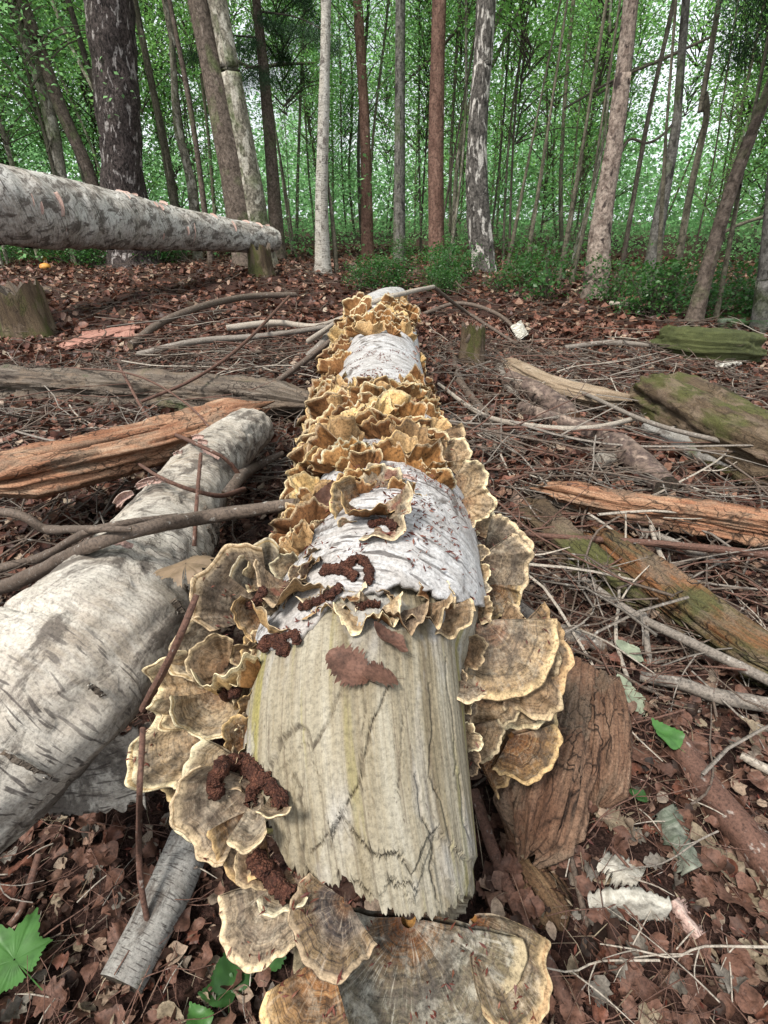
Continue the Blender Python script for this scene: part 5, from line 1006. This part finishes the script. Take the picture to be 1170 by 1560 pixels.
litter('leaf_litter', 26000, 1.3, 4.5, (.018, .05), lv_s, 'deadfar', .55, .03, 'brown leaf litter spread among the scattered branches')
litter('leaf_litter', 32000, 4.0, 13., (.04, .09), lv_s, 'deadfar', .4, .03, 'reddish brown leaf litter on the open ground before the trees')
crumb = [(np.array([[-.5, 0, 0], [0, -.25, .1], [.5, 0, .05], [0, .3, .15], [.05, 0, .4]]) * [1, .5, .6], [np.array([[0, 1, 4], [1, 2, 4], [2, 3, 4], [3, 0, 4]])]), (np.array([[-.6, 0, 0], [0, -.15, .05], [.6, 0, .05], [0, .15, .12]]), [np.array([[0, 1, 2, 3]])])]
litter('bark_crumbs', 15000, .12, 2.2, (.004, .012), crumb, 'deadred', .6, .02, 'tiny red brown bud scales and crumbs between the leaves', 'crumbs')
litter('bark_crumbs', 9000, .12, 3., (.006, .016), crumb, 'deadpale', .6, .02, 'tiny pale wood crumbs between the leaves', 'crumbs')
ndl = [(np.array([[-.5, -.008, 0], [-.5, .008, 0], [0, .01, .03 + q_], [0, -.01, .03 + q_], [.5, .004, 0], [.5, -.004, 0]]) + np.array([[0, 0, 0], [0, 0, 0], [0, q_, 0], [0, q_, 0], [0, 0, 0], [0, 0, 0]]), [np.array([[0, 1, 2, 3], [3, 2, 4, 5]])]) for q_ in (0., .06, -.08)]
litter('dry_needles', 5200, .12, 2.6, (.02, .07), ndl, 'deadpale', .25, .03, 'fine straw coloured needles and stalks among the leaves', 'needles')
litter('dry_needles', 7000, .12, 3.2, (.02, .08), ndl, 'dead', .3, .035, 'fine dark needles and stalks among the leaves', 'needles')
# crumbs lodged on the trunk among the brackets
n = 2600; dcr = rng.uniform(s_of(960), s_of(650), n); tcr = rng.normal(math.pi * 1.12, .55, n); kp = dcr < s_of(640); dcr, tcr = dcr[kp], tcr[kp]
clump = vnoise(np.stack([dcr * 14, tcr * 3, 0 * dcr], -1)) > .12; dcr, tcr = dcr[clump], tcr[clump]
Pc, nc_ = log.surf(dcr, tcr, dr=.006); V, fl = stamp(crumb, Pc + 0, rots(len(Pc), .8), rng.uniform(.004, .012, len(Pc)))
obj('bark_crumbs', mesh('bark_crumbs', V, fl, None, [mt['deadred']]), label='red brown crumbs lodged on top of the trunk between the brackets', cat='crumbs', kind='stuff')
pts_ = []
xs = rng.uniform(-.32, .32, 16000); ys = rng.uniform(.1, 1.6, 16000) ; keep = vnoise(np.stack([xs * 28, ys * 28, 0 * xs + 2], -1)) > .22
for x, y in zip(xs[keep], ys[keep]):
    h_ = _b.ray_cast(Vector((x, y, 1.5)), Vector((0, 0, -1)))
    if h_[0] is not None and abs(h_[1].z) > .45: pts_.append(tuple(h_[0]))
V, fl = stamp(crumb, np.array(pts_) + [0, 0, .0015], rots(len(pts_), .6), rng.uniform(.003, .009, len(pts_)))
obj('bark_crumbs', mesh('bark_crumbs', V, fl, None, [mt['deadred']]), label='red brown crumbs scattered over the brackets of the big trunk', cat='crumbs', kind='stuff')
# individual leaves nearest the viewer
lm = []
for i in range(16):
    v, f = leaf_mesh(['birch', 'torn', 'torn', 'oak'][i % 4], 1., curl=rng.uniform(-.5, 1.2), fold=rng.uniform(-.2, .5), seed=200 + i, n=16, m=7, wav=.07); lm.append(mesh('fallen_leaf', v, [f[0], f[1]], None, [mt[['deadpale', 'dead', 'dead', 'deadgrey', 'dead', 'deadfar', 'dead', 'dead'][i % 8]]]))
for k in range(260):
    px = rng.uniform(-40, 1210); py = 1000 + 580 * rng.uniform(0, 1) ** .8
    if 330 < px < 760: px = px + 450 if px > 545 else px - 340
    P, z = hit(px, py, rng.uniform(.008, .03)); left = P[0] < -.0
    o = obj('fallen_leaf', lm[rng.integers(16)], loc=tuple(P), cat='leaf', label='crumpled dead leaf on the dark ground left of the trunk end' if left else 'crumpled dead leaf on the litter right of the trunk end', group='dead leaves left of the trunk end' if left else 'dead leaves right of the trunk end')
    s = rng.uniform(.016, .042); o.scale = (s, s * rng.uniform(.6, 1.1), s); o.rotation_euler = (rng.normal(0, .45), rng.normal(0, .45), rng.uniform(0, 6.28))
# pine needles and grass blades near the lower left
for k in range(26):
    px, py = (rng.uniform(0, 420), rng.uniform(1260, 1555)) if k < 14 else (rng.uniform(860, 1170), rng.uniform(1150, 1550)); P, z = hit(px, py, .03); a = rng.uniform(0, 6.28); L = rng.uniform(.03, .07); dv = np.array([math.cos(a), math.sin(a), .1]) * L
    pts = np.array([[*P, .0009], [*(P + dv * .5 + [0, 0, .004]), .0009], [*(P + dv), .0004]])
    obj('dry_grass_stalk', tube('dry_grass_stalk', pts, 8, 5, [mt['twigpale']], 0), label='thin straw coloured stalk on the dark litter by the spotted branch' if k < 14 else 'thin straw coloured stalk on the lower right litter', cat='stalk', group='dry stalks on the left' if k < 14 else 'dry stalks on the right')

# twigs: individuals and the rest
def twig_proto(i, fine=True):
    r_ = np.random.default_rng(900 + i); n = 6; a = np.cumsum(r_.normal(0, .22, n)); b = r_.normal(0, .12, n)
    st = np.stack([np.cos(a), np.sin(a), b], -1) / (n - 1); P = np.vstack([[0, 0, 0], np.cumsum(st[:-1], 0)]) - [.5, 0, 0]
    parts = []; sd = 6 if fine else 3; p = Path(np.array([[*q, .0085 * (1 - .6 * k / n)] for k, q in enumerate(P)]), 14)
    parts.append(tube_arrays(p, 12 if fine else 6, sd, .12, 60, cap=False))
    for _ in range(r_.integers(0, 4)):
        k = r_.integers(1, n - 1); ang = a[k] + r_.choice([-1, 1]) * r_.uniform(.4, .9); L = r_.uniform(.15, .4); q = P[k]; e = q + L * np.array([math.cos(ang), math.sin(ang), r_.uniform(-.1, .5)]); mid = (q + e) / 2 + r_.normal(0, .02, 3)
        parts.append(tube_arrays(Path(np.array([[*q, .0050], [*mid, .0040], [*e, .002]]), 12), 7 if fine else 4, sd - (1 if fine else 0), .1, 60, cap=False))
    return join(parts)
tp = [twig_proto(i) for i in range(26)]; tps = [twig_proto(50 + i, False) for i in range(16)]
tm = []
for i, (v, f, u, m_i) in enumerate(tp): tm.append(mesh('twig', v, f, u, [mt[['twig', 'twigred', 'twig', 'twiggrey', 'twigred', 'twigpale'][i % 6]]]))
ZON = [  # pixel box, count, length range m, label
 ((760, 560, 1180, 900), 110, (.18, .55), 'thin dead twig in the tangle of sticks right of the trunk', 'twigs in the tangle on the right'),
 ((180, 470, 520, 590), 60, (.25, .6), 'thin dead twig in the pile of sticks left of the trunk top', 'twigs in the pile on the left'),
 ((0, 590, 330, 720), 40, (.2, .5), 'thin dead twig between the rotten log and the orange timber', 'twigs behind the orange timber'),
 ((830, 900, 1180, 1180), 30, (.1, .3), 'thin dark twig on the litter above the red brown branch', 'twigs above the red brown branch'),
 ((640, 480, 1170, 560), 40, (.25, .7), 'thin dead twig on the open ground before the trees', 'twigs on the open ground'),
 ((880, 1180, 1180, 1560), 12, (.08, .2), 'thin dark twig on the lower right litter', 'twigs on the lower right litter'),
 ((0, 1260, 330, 1560), 12, (.08, .2), 'thin dark twig on the dark lower left ground', 'twigs on the lower left ground')]
for (x0, y0, x1, y1), cnt_, (l0, l1), lb, gr in ZON:
    for k in range(cnt_):
        P, z = hit(rng.uniform(x0, x1), rng.uniform(y0, y1), rng.uniform(.01, .05)); i = rng.integers(26); o = obj('twig', tm[i], loc=tuple(P), label=lb, cat='twig', group=gr)
        s = rng.uniform(l0, l1); o.scale = (s, s, s * rng.uniform(.5, 1.)); o.rotation_euler = (rng.uniform(-.5, .5), rng.normal(0, .16), rng.uniform(0, 6.28))
for (x0, y0, x1, y1), cnt_, (l0, l1), lb, gr in [((780, 540, 1200, 860), 52, (.35, .9), 'dead branch in the tangle of sticks right of the trunk', 'dead branches in the tangle on the right'), ((220, 480, 480, 580), 30, (.45, 1.0), 'dead branch in the pile of sticks left of the trunk top', 'dead branches in the pile on the left'), ((0, 600, 260, 700), 10, (.4, .9), 'dead branch between the rotten log and the orange timber', 'dead branches behind the orange timber')]:
    for k in range(cnt_):
        P, z = hit(rng.uniform(x0, x1), rng.uniform(y0, y1), rng.uniform(.03, .10)); i = rng.integers(26); o = obj('dead_branch', tm[i], loc=tuple(P), label=lb, cat='branch', group=gr)
        s = rng.uniform(l0, l1); o.scale = (s, s * .8, s * .5); o.rotation_euler = (rng.uniform(-.5, .5), rng.normal(0, .10), rng.uniform(-.9, .6) if x0 > 500 else rng.uniform(-.5, .9))
def twigs(n, r0, r1, ln, label, mat, mask=None):
    xy = area(n * 2, r0, r1); 
    if mask is not None: xy = xy[mask(xy)]
    xy = xy[:n]; k = len(xy); V, fl = [], None
    pos = put(xy, rng.uniform(.005, .05, k)); Rm = rots(k, .14); sc = rng.uniform(*ln, k)
    pr = [(v, [f for f in fs]) for v, fs, u, m_ in tps]; V, fl = stamp(pr, pos, Rm, sc); obj('twig_litter', mesh('twig_litter', V, fl, np.stack([V[:, 0], V[:, 1]], -1) * .6, [mt[mat]]), label=label, cat='twigs', kind='stuff')
side = lambda xy: (np.abs(xy[:, 0] - .0) > .22) & ((xy[:, 0] > 0) | (xy[:, 1] < 3.3))
twigs(2100, .8, 3.6, (.12, .5), 'fine dead twigs strewn over the litter beside the trunk', 'twig', side)
twigs(900, .8, 3.6, (.12, .5), 'fine grey twigs strewn over the litter beside the trunk', 'twiggrey', side)
twigs(1800, 3, 9, (.2, .7), 'fine twigs on the ground before the trees', 'twig')
twigs(1100, .25, 1.3, (.04, .14), 'short twigs in the litter near the viewer', 'twigred', side)

# ------------------------------------------------------------------ trees
def foliage(n_clumps, per, box, leaf, seed, droop=0., elong=1., spread=.16, flat=.0):
    """small folded leaves in clumps through a volume box=(rx,ry,z0,z1)"""
    r_ = np.random.default_rng(seed); c = r_.normal(0, .42, (n_clumps, 3)) * [box[0], box[1], 1]; c[:, 2] = r_.uniform(box[2], box[3], n_clumps)
    taper = 1 - .5 * np.abs((c[:, 2] - box[2]) / (box[3] - box[2]) - .4); c[:, :2] *= taper[:, None]
    p = np.repeat(c, per, 0) + r_.normal(0, spread, (n_clumps * per, 3)) * [1, 1, .55]; n = len(p)
    a = r_.uniform(0, 6.283, n); el = r_.normal(-.3 - droop, .45, n); d = np.stack([np.cos(a) * np.cos(el), np.sin(a) * np.cos(el), np.sin(el)], -1)
    up = nrm(r_.normal(0, .5, (n, 3)) + [0, 0, 1.]); s = nrm(np.cross(d, up)); nn_ = np.cross(s, d); L = (leaf * r_.uniform(.6, 1.25, n))[:, None]
    b = p; t = p + d * L; l = p + d * L * .45 + s * L * .34 / elong + nn_ * L * .08; r = p + d * L * .45 - s * L * .34 / elong + nn_ * L * .08
    V = np.stack([b, l, t, r], 1).reshape(-1, 3); i = np.arange(n) * 4; return V, [np.stack([i, i + 1, i + 2], -1), np.stack([i, i + 2, i + 3], -1)], c
crownV = []
for i in range(9):
    h = [3.2, 3.2, 4., 2.6][i % 4]; V, fl, c = foliage(100, 19, (1.3, 1.3, .2, h), .058, 300 + i)
    parts = []
    for q_ in c[::4]:
        z0 = max(.0, q_[2] - .5 * np.hypot(q_[0], q_[1]) - .2); b = np.array([0, 0, z0]); m1 = (b + q_) / 2 + [0, 0, .12]; parts.append(tube_arrays(Path(np.array([[*b, .012], [*m1, .008], [*q_, .003]]), 12), 7, 4, 0, 1, cap=False))
    lb = join(parts); crownV.append((mesh('crown', V, fl, None, [mt['green' if i % 3 else 'farleaf']]), mesh('limbs', lb[0], lb[1], lb[2], [mt['sapdark' if i % 2 else 'sapling']])))
def tree(name, label, pts, mat, cat='tree', group=None, seg=70, sides=20, amp=.09, sc=3, stems=None, roots=.35, height=None, crowns=(), parent=None):
    """pts: (px,py,width px) from the foot up; the first stands on the ground, the rest keep its distance"""
    P, z = hit(pts[0][0], pts[0][1], 0); Y = P[1]; PRR = [[P[0], P[1], P[2] - .08, pts[0][2] / 2 * z / F * (1 + roots)]]
    for k, (px, py, wp) in enumerate(pts[1:]):
        r = ray(px, py); t_ = Y / r[1]; Q = CAM + t_ * r; 
        if k == 0: PRR.append([*(P + (Q - P) * .12), pts[0][2] / 2 * z / F])
        PRR.append([*Q, wp / 2 * t_ / F])
    e = np.array(PRR[-1]); pv = np.array(PRR[-2]); d = (e - pv) / np.linalg.norm((e - pv)[:3]); ext = max(1.5, 8.5 - e[2]); d[3] = -e[3] * .5 / ext; PRR.append(list(e + d * ext))
    p = Path(np.array(PRR), seg)
    if parent is None: t = thing(name, tuple(P), label, cat, group)
    else: t = parent
    V, fs, uv, mi = tube_arrays(p, seg * 2, sides, amp, sc, cap=False, seed=pts[0][0] * .1); pobj('trunk', mesh('trunk', V, fs, uv, [mt[mat]]), t)
    for (dx, h, s) in crowns:
        k = rng.integers(9); 
        for me, nm in zip(crownV[k], ('crown', 'limbs')):
            o = obj(nm, me, t); j = int(np.argmin(abs(p.P[:, 2] - h))); o.location = Vector(p.P[j]) - t.location; o.location.x += dx; o.scale = (s, s, s); o.rotation_euler = (0, 0, k * 1.7 + h)
    return t, p
BIG = dict(seg=90, sides=40)
t, _ = tree('birch_tree', 'thick black barked birch with pale flecks, behind the suspended trunk', [(205, 406, 76), (188, 290, 62), (180, 150, 64), (168, 0, 68)], 'darkbirch', amp=.10, sc=8, crowns=[(-1.1, 3.0, .6), (.9, 3.0, .5)], **BIG)
t, _ = tree('twin_stemmed_tree', 'leaning tree with a smooth brown stem and a mottled grey stem side by side', [(378, 405, 44), (358, 280, 40), (330, 140, 34), (300, 0, 30)], 'twinbrown', amp=.06, **BIG)
tree('', '', [(398, 405, 50), (376, 270, 40), (352, 120, 34), (330, 0, 30)], 'mottled', parent=t, amp=.06, sc=4, **BIG)
tree('birch_tree', 'slim white birch with black marks, standing alone beside the open litter', [(492, 416, 25), (490, 300, 19), (494, 150, 17), (497, 0, 15)], 'stemwhite', amp=.05, crowns=[(-.3, 4.6, .5)], **BIG)
tree('pine_tree', 'slender brown stem just right of the slim white birch', [(560, 392, 19), (556, 200, 16), (545, 0, 15)], 'redpine', amp=.05)
tree('birch_tree', 'hazy grey birch between the slender brown stem and the straight red trunk', [(608, 402, 19), (609, 200, 16), (610, 0, 15)], 'greybirch', amp=.07, crowns=[(.3, 3.6, .8)])
tree('pine_tree', 'straight red brown pine trunk in the middle of the wood', [(665, 408, 25), (664, 250, 24), (666, 120, 23), (669, 0, 22)], 'redpine', amp=.03, crowns=[(.4, 3.2, .55)], **BIG)
tree('birch_tree', 'grey birch with a dark furrowed foot, right of the red brown pine', [(737, 415, 38), (727, 300, 34), (727, 210, 29), (735, 100, 28), (741, 0, 28)], 'lowbirch', amp=.08, sc=5, crowns=[(.5, 2.7, .55), (-.3, 3.6, .5)], **BIG)
tree('birch_tree', 'pinkish grey birch leaning right, with dark scars up its trunk', [(905, 455, 40), (918, 330, 31), (937, 210, 26), (950, 110, 23), (962, 0, 22)], 'pinkbirch', amp=.12, sc=6, crowns=[(.5, 2.2, .5), (-.6, 2.8, .6)], **BIG)
tree('sapling', 'thin wavy olive stem right of the pinkish leaning birch', [(1020, 478, 12), (1050, 300, 10), (1078, 170, 9), (1074, 130, 9), (1096, 0, 8)], 'sapling', amp=.05, seg=60)
tree('leaning_tree', 'slanting brown stem leaning out to the right edge', [(1056, 494, 26), (1075, 420, 21), (1110, 300, 19), (1150, 190, 17), (1190, 90, 16)], 'twinbrown', amp=.07, seg=60)
tree('leaning_tree', 'pale stem leaning left at the upper left edge', [(118, 402, 17), (98, 300, 17), (72, 160, 19), (22, 0, 18)], 'mottled', amp=.08, seg=60)
tree('leaning_tree', 'mossy brown stem slanting behind the pale leaning one', [(170, 404, 20), (138, 270, 18), (95, 170, 18), (55, 60, 18), (30, -10, 18)], 'twinbrown', amp=.08, seg=60)
tree('sapling', 'dark thin stem leaning left against the black birch', [(178, 402, 8), (150, 160, 8), (104, 0, 8)], 'sapdark', seg=50)
tree('sapling', 'mottled small tree between the black birch and the twin stems', [(302, 400, 15), (290, 270, 13), (270, 190, 11), (262, 60, 9), (250, 0, 8)], 'mottled', amp=.15, sc=6, seg=50)
tree('sapling', 'straight thin stem touching the twin stems on the left', [(322, 402, 9), (300, 230, 8), (282, 120, 8), (258, 0, 7)], 'twinbrown', seg=50)
tree('sapling', 'grey stem curving left behind the suspended trunk', [(280, 400, 14), (250, 220, 12), (225, 100, 11), (205, 0, 10)], 'sapling', seg=50)
tree('sapling', 'small pale sapling at the foot of the slim white birch', [(513, 416, 7), (506, 330, 6), (500, 280, 4), (497, 200, 3)], 'sapling', seg=50)
tree('birch_tree', 'faint grey birch far behind the wavy stem', [(985, 455, 26), (1005, 330, 20), (1030, 190, 14), (1045, 0, 12)], 'greybirch', seg=60)
tree('birch_tree', 'dark grey trunk at the far right edge', [(1158, 505, 28), (1166, 420, 24), (1182, 250, 22)], 'greybirch', seg=60)
for i, (a, b) in enumerate([((852, 430, 9), (885, 240, 6)), ((800, 418, 7), (830, 230, 5)), ((1000, 470, 8), (1015, 200, 5)), ((870, 432, 7), (900, 300, 5)), ((1090, 490, 8), (1128, 280, 6)), ((772, 412, 6), (812, 210, 4))]):
    tree('sapling', ['pale thin sapling left of the pinkish leaning birch', 'pale sapling halfway between the two grey birches', 'thin straight sapling left of the wavy stem', 'thin sapling close against the pinkish leaning birch', 'thin sapling right of the slanting brown stem', 'thin crooked sapling just right of the dark footed birch'][i], [a, b, (b[0] + (b[0] - a[0]) * .6, b[1] - 120, b[2] - 1)], 'sapling', seg=40, crowns=[(0, 3.0, .6)])
# understorey saplings, each with its own trunk and crown
G3 = {0: ('thin leafy stem in the green wood on the left', 'understorey stems on the left'), 1: ('thin leafy stem in the green wood behind the clearing', 'understorey stems in the middle'), 2: ('thin leafy stem in the green wood on the right', 'understorey stems on the right')}
stemm = []
for i in range(8):
    r_ = np.random.default_rng(i); pts = [[0, 0, -.1, .04], [r_.normal(0, .05), r_.normal(0, .05), 1.5, .032], [r_.normal(0, .2), r_.normal(0, .2), 4, .026], [r_.normal(0, .5), r_.normal(0, .4), 7.5, .012]]
    stemm.append((tube('trunk', np.array(pts), 30, 7, [mt[['sapling', 'sapdark', 'mottled', 'sapling'][i % 4]]], .06, 5, cap=False) , pts))
def stem(x, y, s, ncr, hs, cs, tiltx=0.):
    a = math.degrees(math.atan2(x, y)); gi = 0 if a < -12 else (1 if a < 10 else 2); lb, gr = G3[gi]
    t = thing('sapling', (x, y, float(G(x, y))), lb, 'tree', gr); k = rng.integers(8); o = obj('trunk', stemm[k][0], t); o.scale = (s, s, 1.15); o.rotation_euler = (rng.normal(0, .04), tiltx + rng.normal(0, .06), rng.uniform(0, 6))
    if gi and False: pass
    for c in range(ncr):
        j = rng.integers(9); h = rng.uniform(*hs)
        for me, nm in zip(crownV[j], ('crown', 'limbs')):
            o = obj(nm, me, t); o.location = (0, 0, h); o.scale = (cs, cs, cs * .9); o.rotation_euler = (0, 0, j * 2.1 + h)
n = 122; ang = np.radians(rng.uniform(-46, 46, n)); dist = 8.6 + 14 * rng.uniform(0, 1, n) ** .9
for a, d in zip(ang, dist):
    x, y = d * math.sin(a), d * math.cos(a)
    stem(x, y, rng.uniform(.35, .95) * (1 if d < 12 else 1.4), 2 if d < 11 else 3, (1.3, 4.2) if d < 12 else (.4, 5.5), rng.uniform(.7, 1.2) * (1 if d < 14 else 1.35), .05 * math.sin(a) * 4)
# far wood
V, fl, c = foliage(2700, 34, (1, 1, 0, 1), .15, 77, spread=.6)
r_ = np.random.default_rng(5); nC = 2700; A = np.radians(r_.uniform(-60, 60, nC)); Dd = r_.uniform(22, 38, nC); Hh = r_.uniform(0, 1, nC) ** 1.5 * 13
hole = vnoise(np.stack([A * 11, Hh * .6, 0 * A], -1)) > (.34 - .055 * Hh); Hh = np.where(hole & (Hh > 3.2), Hh * .3, Hh)
off = np.stack([Dd * np.sin(A), Dd * np.cos(A), Hh + .3], -1) - c; V = V + np.repeat(off, 34 * 4, 0)
obj('far_woodland', mesh('far_woodland', V, fl, None, [mt['farleaf']]), label='hazy green mass of leaves far behind the trees', cat='woodland', kind='stuff')

V, fl, c = foliage(2600, 22, (1, 1, 0, 1), .30, 78, spread=.8)
r_ = np.random.default_rng(15); A = np.radians(r_.uniform(-62, 62, 2600)); Dd = r_.uniform(30, 44, 2600); off = np.stack([Dd * np.sin(A), Dd * np.cos(A), r_.uniform(-.8, 1, 2600) ** 1 * 2.6 + 2.0 + 1.5 * vnoise(np.stack([A * 14, 0 * A, 0 * A], -1))], -1) - c
obj('far_thicket', mesh('far_thicket', V + np.repeat(off, 22 * 4, 0), fl, None, [mt['farleaf']]), label='low green thicket closing off the view far behind the stems', cat='thicket', kind='stuff')
V, fl, c = foliage(1500, 24, (1, 1, 0, 1), .075, 88, spread=.22)
r_ = np.random.default_rng(6); A = np.radians(r_.uniform(-55, 55, 1500)); Dd = r_.uniform(9.5, 24, 1500); off = np.stack([Dd * np.sin(A), Dd * np.cos(A), G(Dd * np.sin(A), Dd * np.cos(A)) + .1 + r_.uniform(0, 1, 1500) ** 2 * 1.6], -1) - c
obj('undergrowth', mesh('undergrowth', V + np.repeat(off, 24 * 4, 0), fl, None, [mt['farleaf']]), label='green undergrowth covering the ground between the farther stems', cat='undergrowth', kind='stuff')
# shrubs, ground plants and conifers
shr = []
for i in range(5):
    V, fl, c = foliage(40, 16, (.42, .42, .05, .55), .05, 500 + i, spread=.09); parts = [tube_arrays(Path(np.array([[0, 0, -.05, .006], [*(q_ * [.5, .5, .5]), .005], [*q_, .002]]), 12), 6, 4, 0, 1, cap=False) for q_ in c[::3]]; lb = join(parts)
    shr.append((mesh('leaves', V, fl, None, [mt['lushleaf']]), mesh('stems', lb[0], lb[1], lb[2], [mt['sapdark']])))
def shrub(px, py, s, label, group=None, name='shrub'):
    P, z = hit(px, py); t = thing(name, tuple(P), label, 'shrub', group); k = rng.integers(5)
    for me, nm in zip(shr[k], ('leaves', 'stems')): o = obj(nm, me, t); o.scale = (s, s, s); o.rotation_euler = (0, 0, px * .3)
for k in range(20): shrub(rng.uniform(525, 860), rng.uniform(404, 452), rng.uniform(.25, .75), 'low green shrub along the foot of the middle trees', 'low shrubs in the middle')
for k in range(22): shrub(rng.uniform(-10, 280), rng.uniform(396, 410), rng.uniform(.5, .9), 'dark green low plant on the bank below the suspended trunk', 'low plants on the left bank')
for k in range(16): shrub(rng.uniform(930, 1180), rng.uniform(440, 500), rng.uniform(.4, .8), 'low green shrub at the feet of the right hand saplings', 'low shrubs on the right')
shrub(832, 462, .95, 'pale green bushy shrub in front of the others, left of the pinkish birch')
# fern by the right edge
def fern(px, py, s, label):
    P, z = hit(px, py); t = thing('fern', tuple(P), label, 'fern'); 
    for k in range(7):
        a = k * .9 + px; Lf = s * rng.uniform(.8, 1.1); n = 22; u = np.linspace(.08, 1, n); cx = Lf * u; cz = Lf * (.75 * u - .7 * u ** 2); w_ = Lf * .24 * np.sin(math.pi * np.clip(u * .9 + .1, 0, 1)) ** .8; Vv, Ff = [], []
        for i in range(n):
            for sg in (-1, 1):
                b = len(Vv); Vv += [(cx[i], 0, cz[i]), (cx[i] + .012 * s / .4, sg * w_[i] * .5, cz[i] + .004), (cx[i] + .05 * Lf, sg * w_[i], cz[i] - .01), (cx[i] + .035 * Lf, sg * w_[i] * .5, cz[i])]; Ff.append((b, b + 1, b + 2, b + 3))
        o = obj('frond', mesh('frond', np.array(Vv), [np.array(Ff)], None, [mt['lushleaf']]), t); o.rotation_euler = (0, 0, a)
fern(1125, 498, .40, 'fern with spread fronds behind the low green mossy log'); fern(1065, 470, .35, 'smaller fern behind the spread one, by the slanting stem')

def conifer_branch(L, seed):
    r_ = np.random.default_rng(seed); n = 900; u = r_.uniform(.05, 1, n); side_ = r_.choice([-1, 1], n) * r_.uniform(0, 1, n) ** .8 * .42 * L * np.sin(math.pi * np.clip(u, .1, 1)) ** .6; 
    q_ = np.stack([u * L, side_, -.18 * L * u ** 2 - .30 * np.abs(side_) - r_.uniform(0, .10, n) * L], -1); m_ = 14; q_ = np.repeat(q_, m_, 0) + r_.normal(0, .02, (n * m_, 3)) * [1.2, 1.2, 2.2]
    a = r_.uniform(0, 6.283, len(q_)); d = nrm(np.stack([np.cos(a) * .6 + .4, np.sin(a) * .6, -.55 + 0 * a], -1)); Ln = .032; s = nrm(np.cross(d, [0, 0, 1.])) * .0035
    V = np.stack([q_ - s, q_ + s, q_ + d * Ln], 1).reshape(-1, 3); return V, [np.arange(len(q_) * 3).reshape(-1, 3)]
cb = [mesh('needles', *conifer_branch(1.6, i), None, [mt['needle']]) for i in range(4)]
def conifer(px, py, dist_px, label, hs, mat='twinbrown', wid=22, crown_s=1., n=16, arange=(0, 6.28)):
    t, p = tree('conifer', label, [(px, py, wid), (px + (px - 585) * .12, 150, wid * .8), (px + (px - 585) * .25, -50, wid * .6)], mat, seg=40, cat='tree')
    for k in range(n):
        h = hs[0] + (hs[1] - hs[0]) * k / n; j = int(np.argmin(abs(p.P[:, 2] - h))); a = rng.uniform(*arange); br = obj('bough', tube('bough', np.array([[0, 0, 0, .02], [.8, 0, -.04, .012], [1.6, 0, -.28, .004]]), 14, 6, [mt['sapdark']], .05, 5, cap=False), t)
        br.location = Vector(p.P[j]) - t.location; br.rotation_euler = (0, rng.uniform(0, .3), a); s = crown_s * rng.uniform(.7, 1.2); br.scale = (s, s, s); obj('needles', cb[k % 4], br)
conifer(1200, 500, 0, 'dark conifer whose drooping boughs reach in at the upper right', (2.3, 4.8), n=26, crown_s=.85, arange=(1.6, 4.2))
conifer(425, 396, 0, 'dark drooping conifer between the twin stems and the slim white birch', (2.6, 6.5), n=24, crown_s=.65)
# thin bare twigs and boughs hanging among the trunks
def air(label, pts, mat):
    PRR = np.array([[*W(a, b, z), wp / 2 * z / F] for a, b, z, wp in pts]); p = Path(PRR, 40); V, fs, uv, mi = tube_arrays(p, 50, 7, .08, 5)
    return obj('bough', mesh('bough', V, fs, uv, [mt[mat], mt[mat]], mi), label=label, cat='branch')
air('mossy bough bowed between the twin stems and the slim white birch', [(352, 88, 9.3, 5), (385, 103, 9.2, 5), (430, 98, 9.2, 5), (480, 96, 9.2, 3)], 'sapling')
air('dark bough slanting up across the top right of the dark footed birch', [(745, 110, 8.6, 5), (770, 60, 8.5, 6), (805, -10, 8.4, 6)], 'sapdark')
air('dark bough crossing in front of the red brown pine', [(612, 130, 8.4, 4), (650, 95, 8.4, 4), (700, 40, 8.3, 5), (725, -5, 8.3, 5)], 'sapdark')
air('long thin bough reaching from the pinkish birch to the upper right', [(860, 165, 7.2, 3), (930, 125, 7.2, 4), (1020, 85, 7.2, 5), (1085, 55, 7.2, 4)], 'sapdark')
air('crooked dark bough growing right from the pinkish birch', [(945, 235, 7.1, 4), (960, 212, 7.1, 4), (985, 218, 7.0, 4), (1010, 205, 7.0, 4), (1040, 170, 7.0, 3)], 'sapdark')
air('pale bare bough at the right edge above the slanting stem', [(1080, 370, 6.2, 5), (1120, 345, 6.1, 5), (1180, 325, 6.0, 5)], 'sapling')
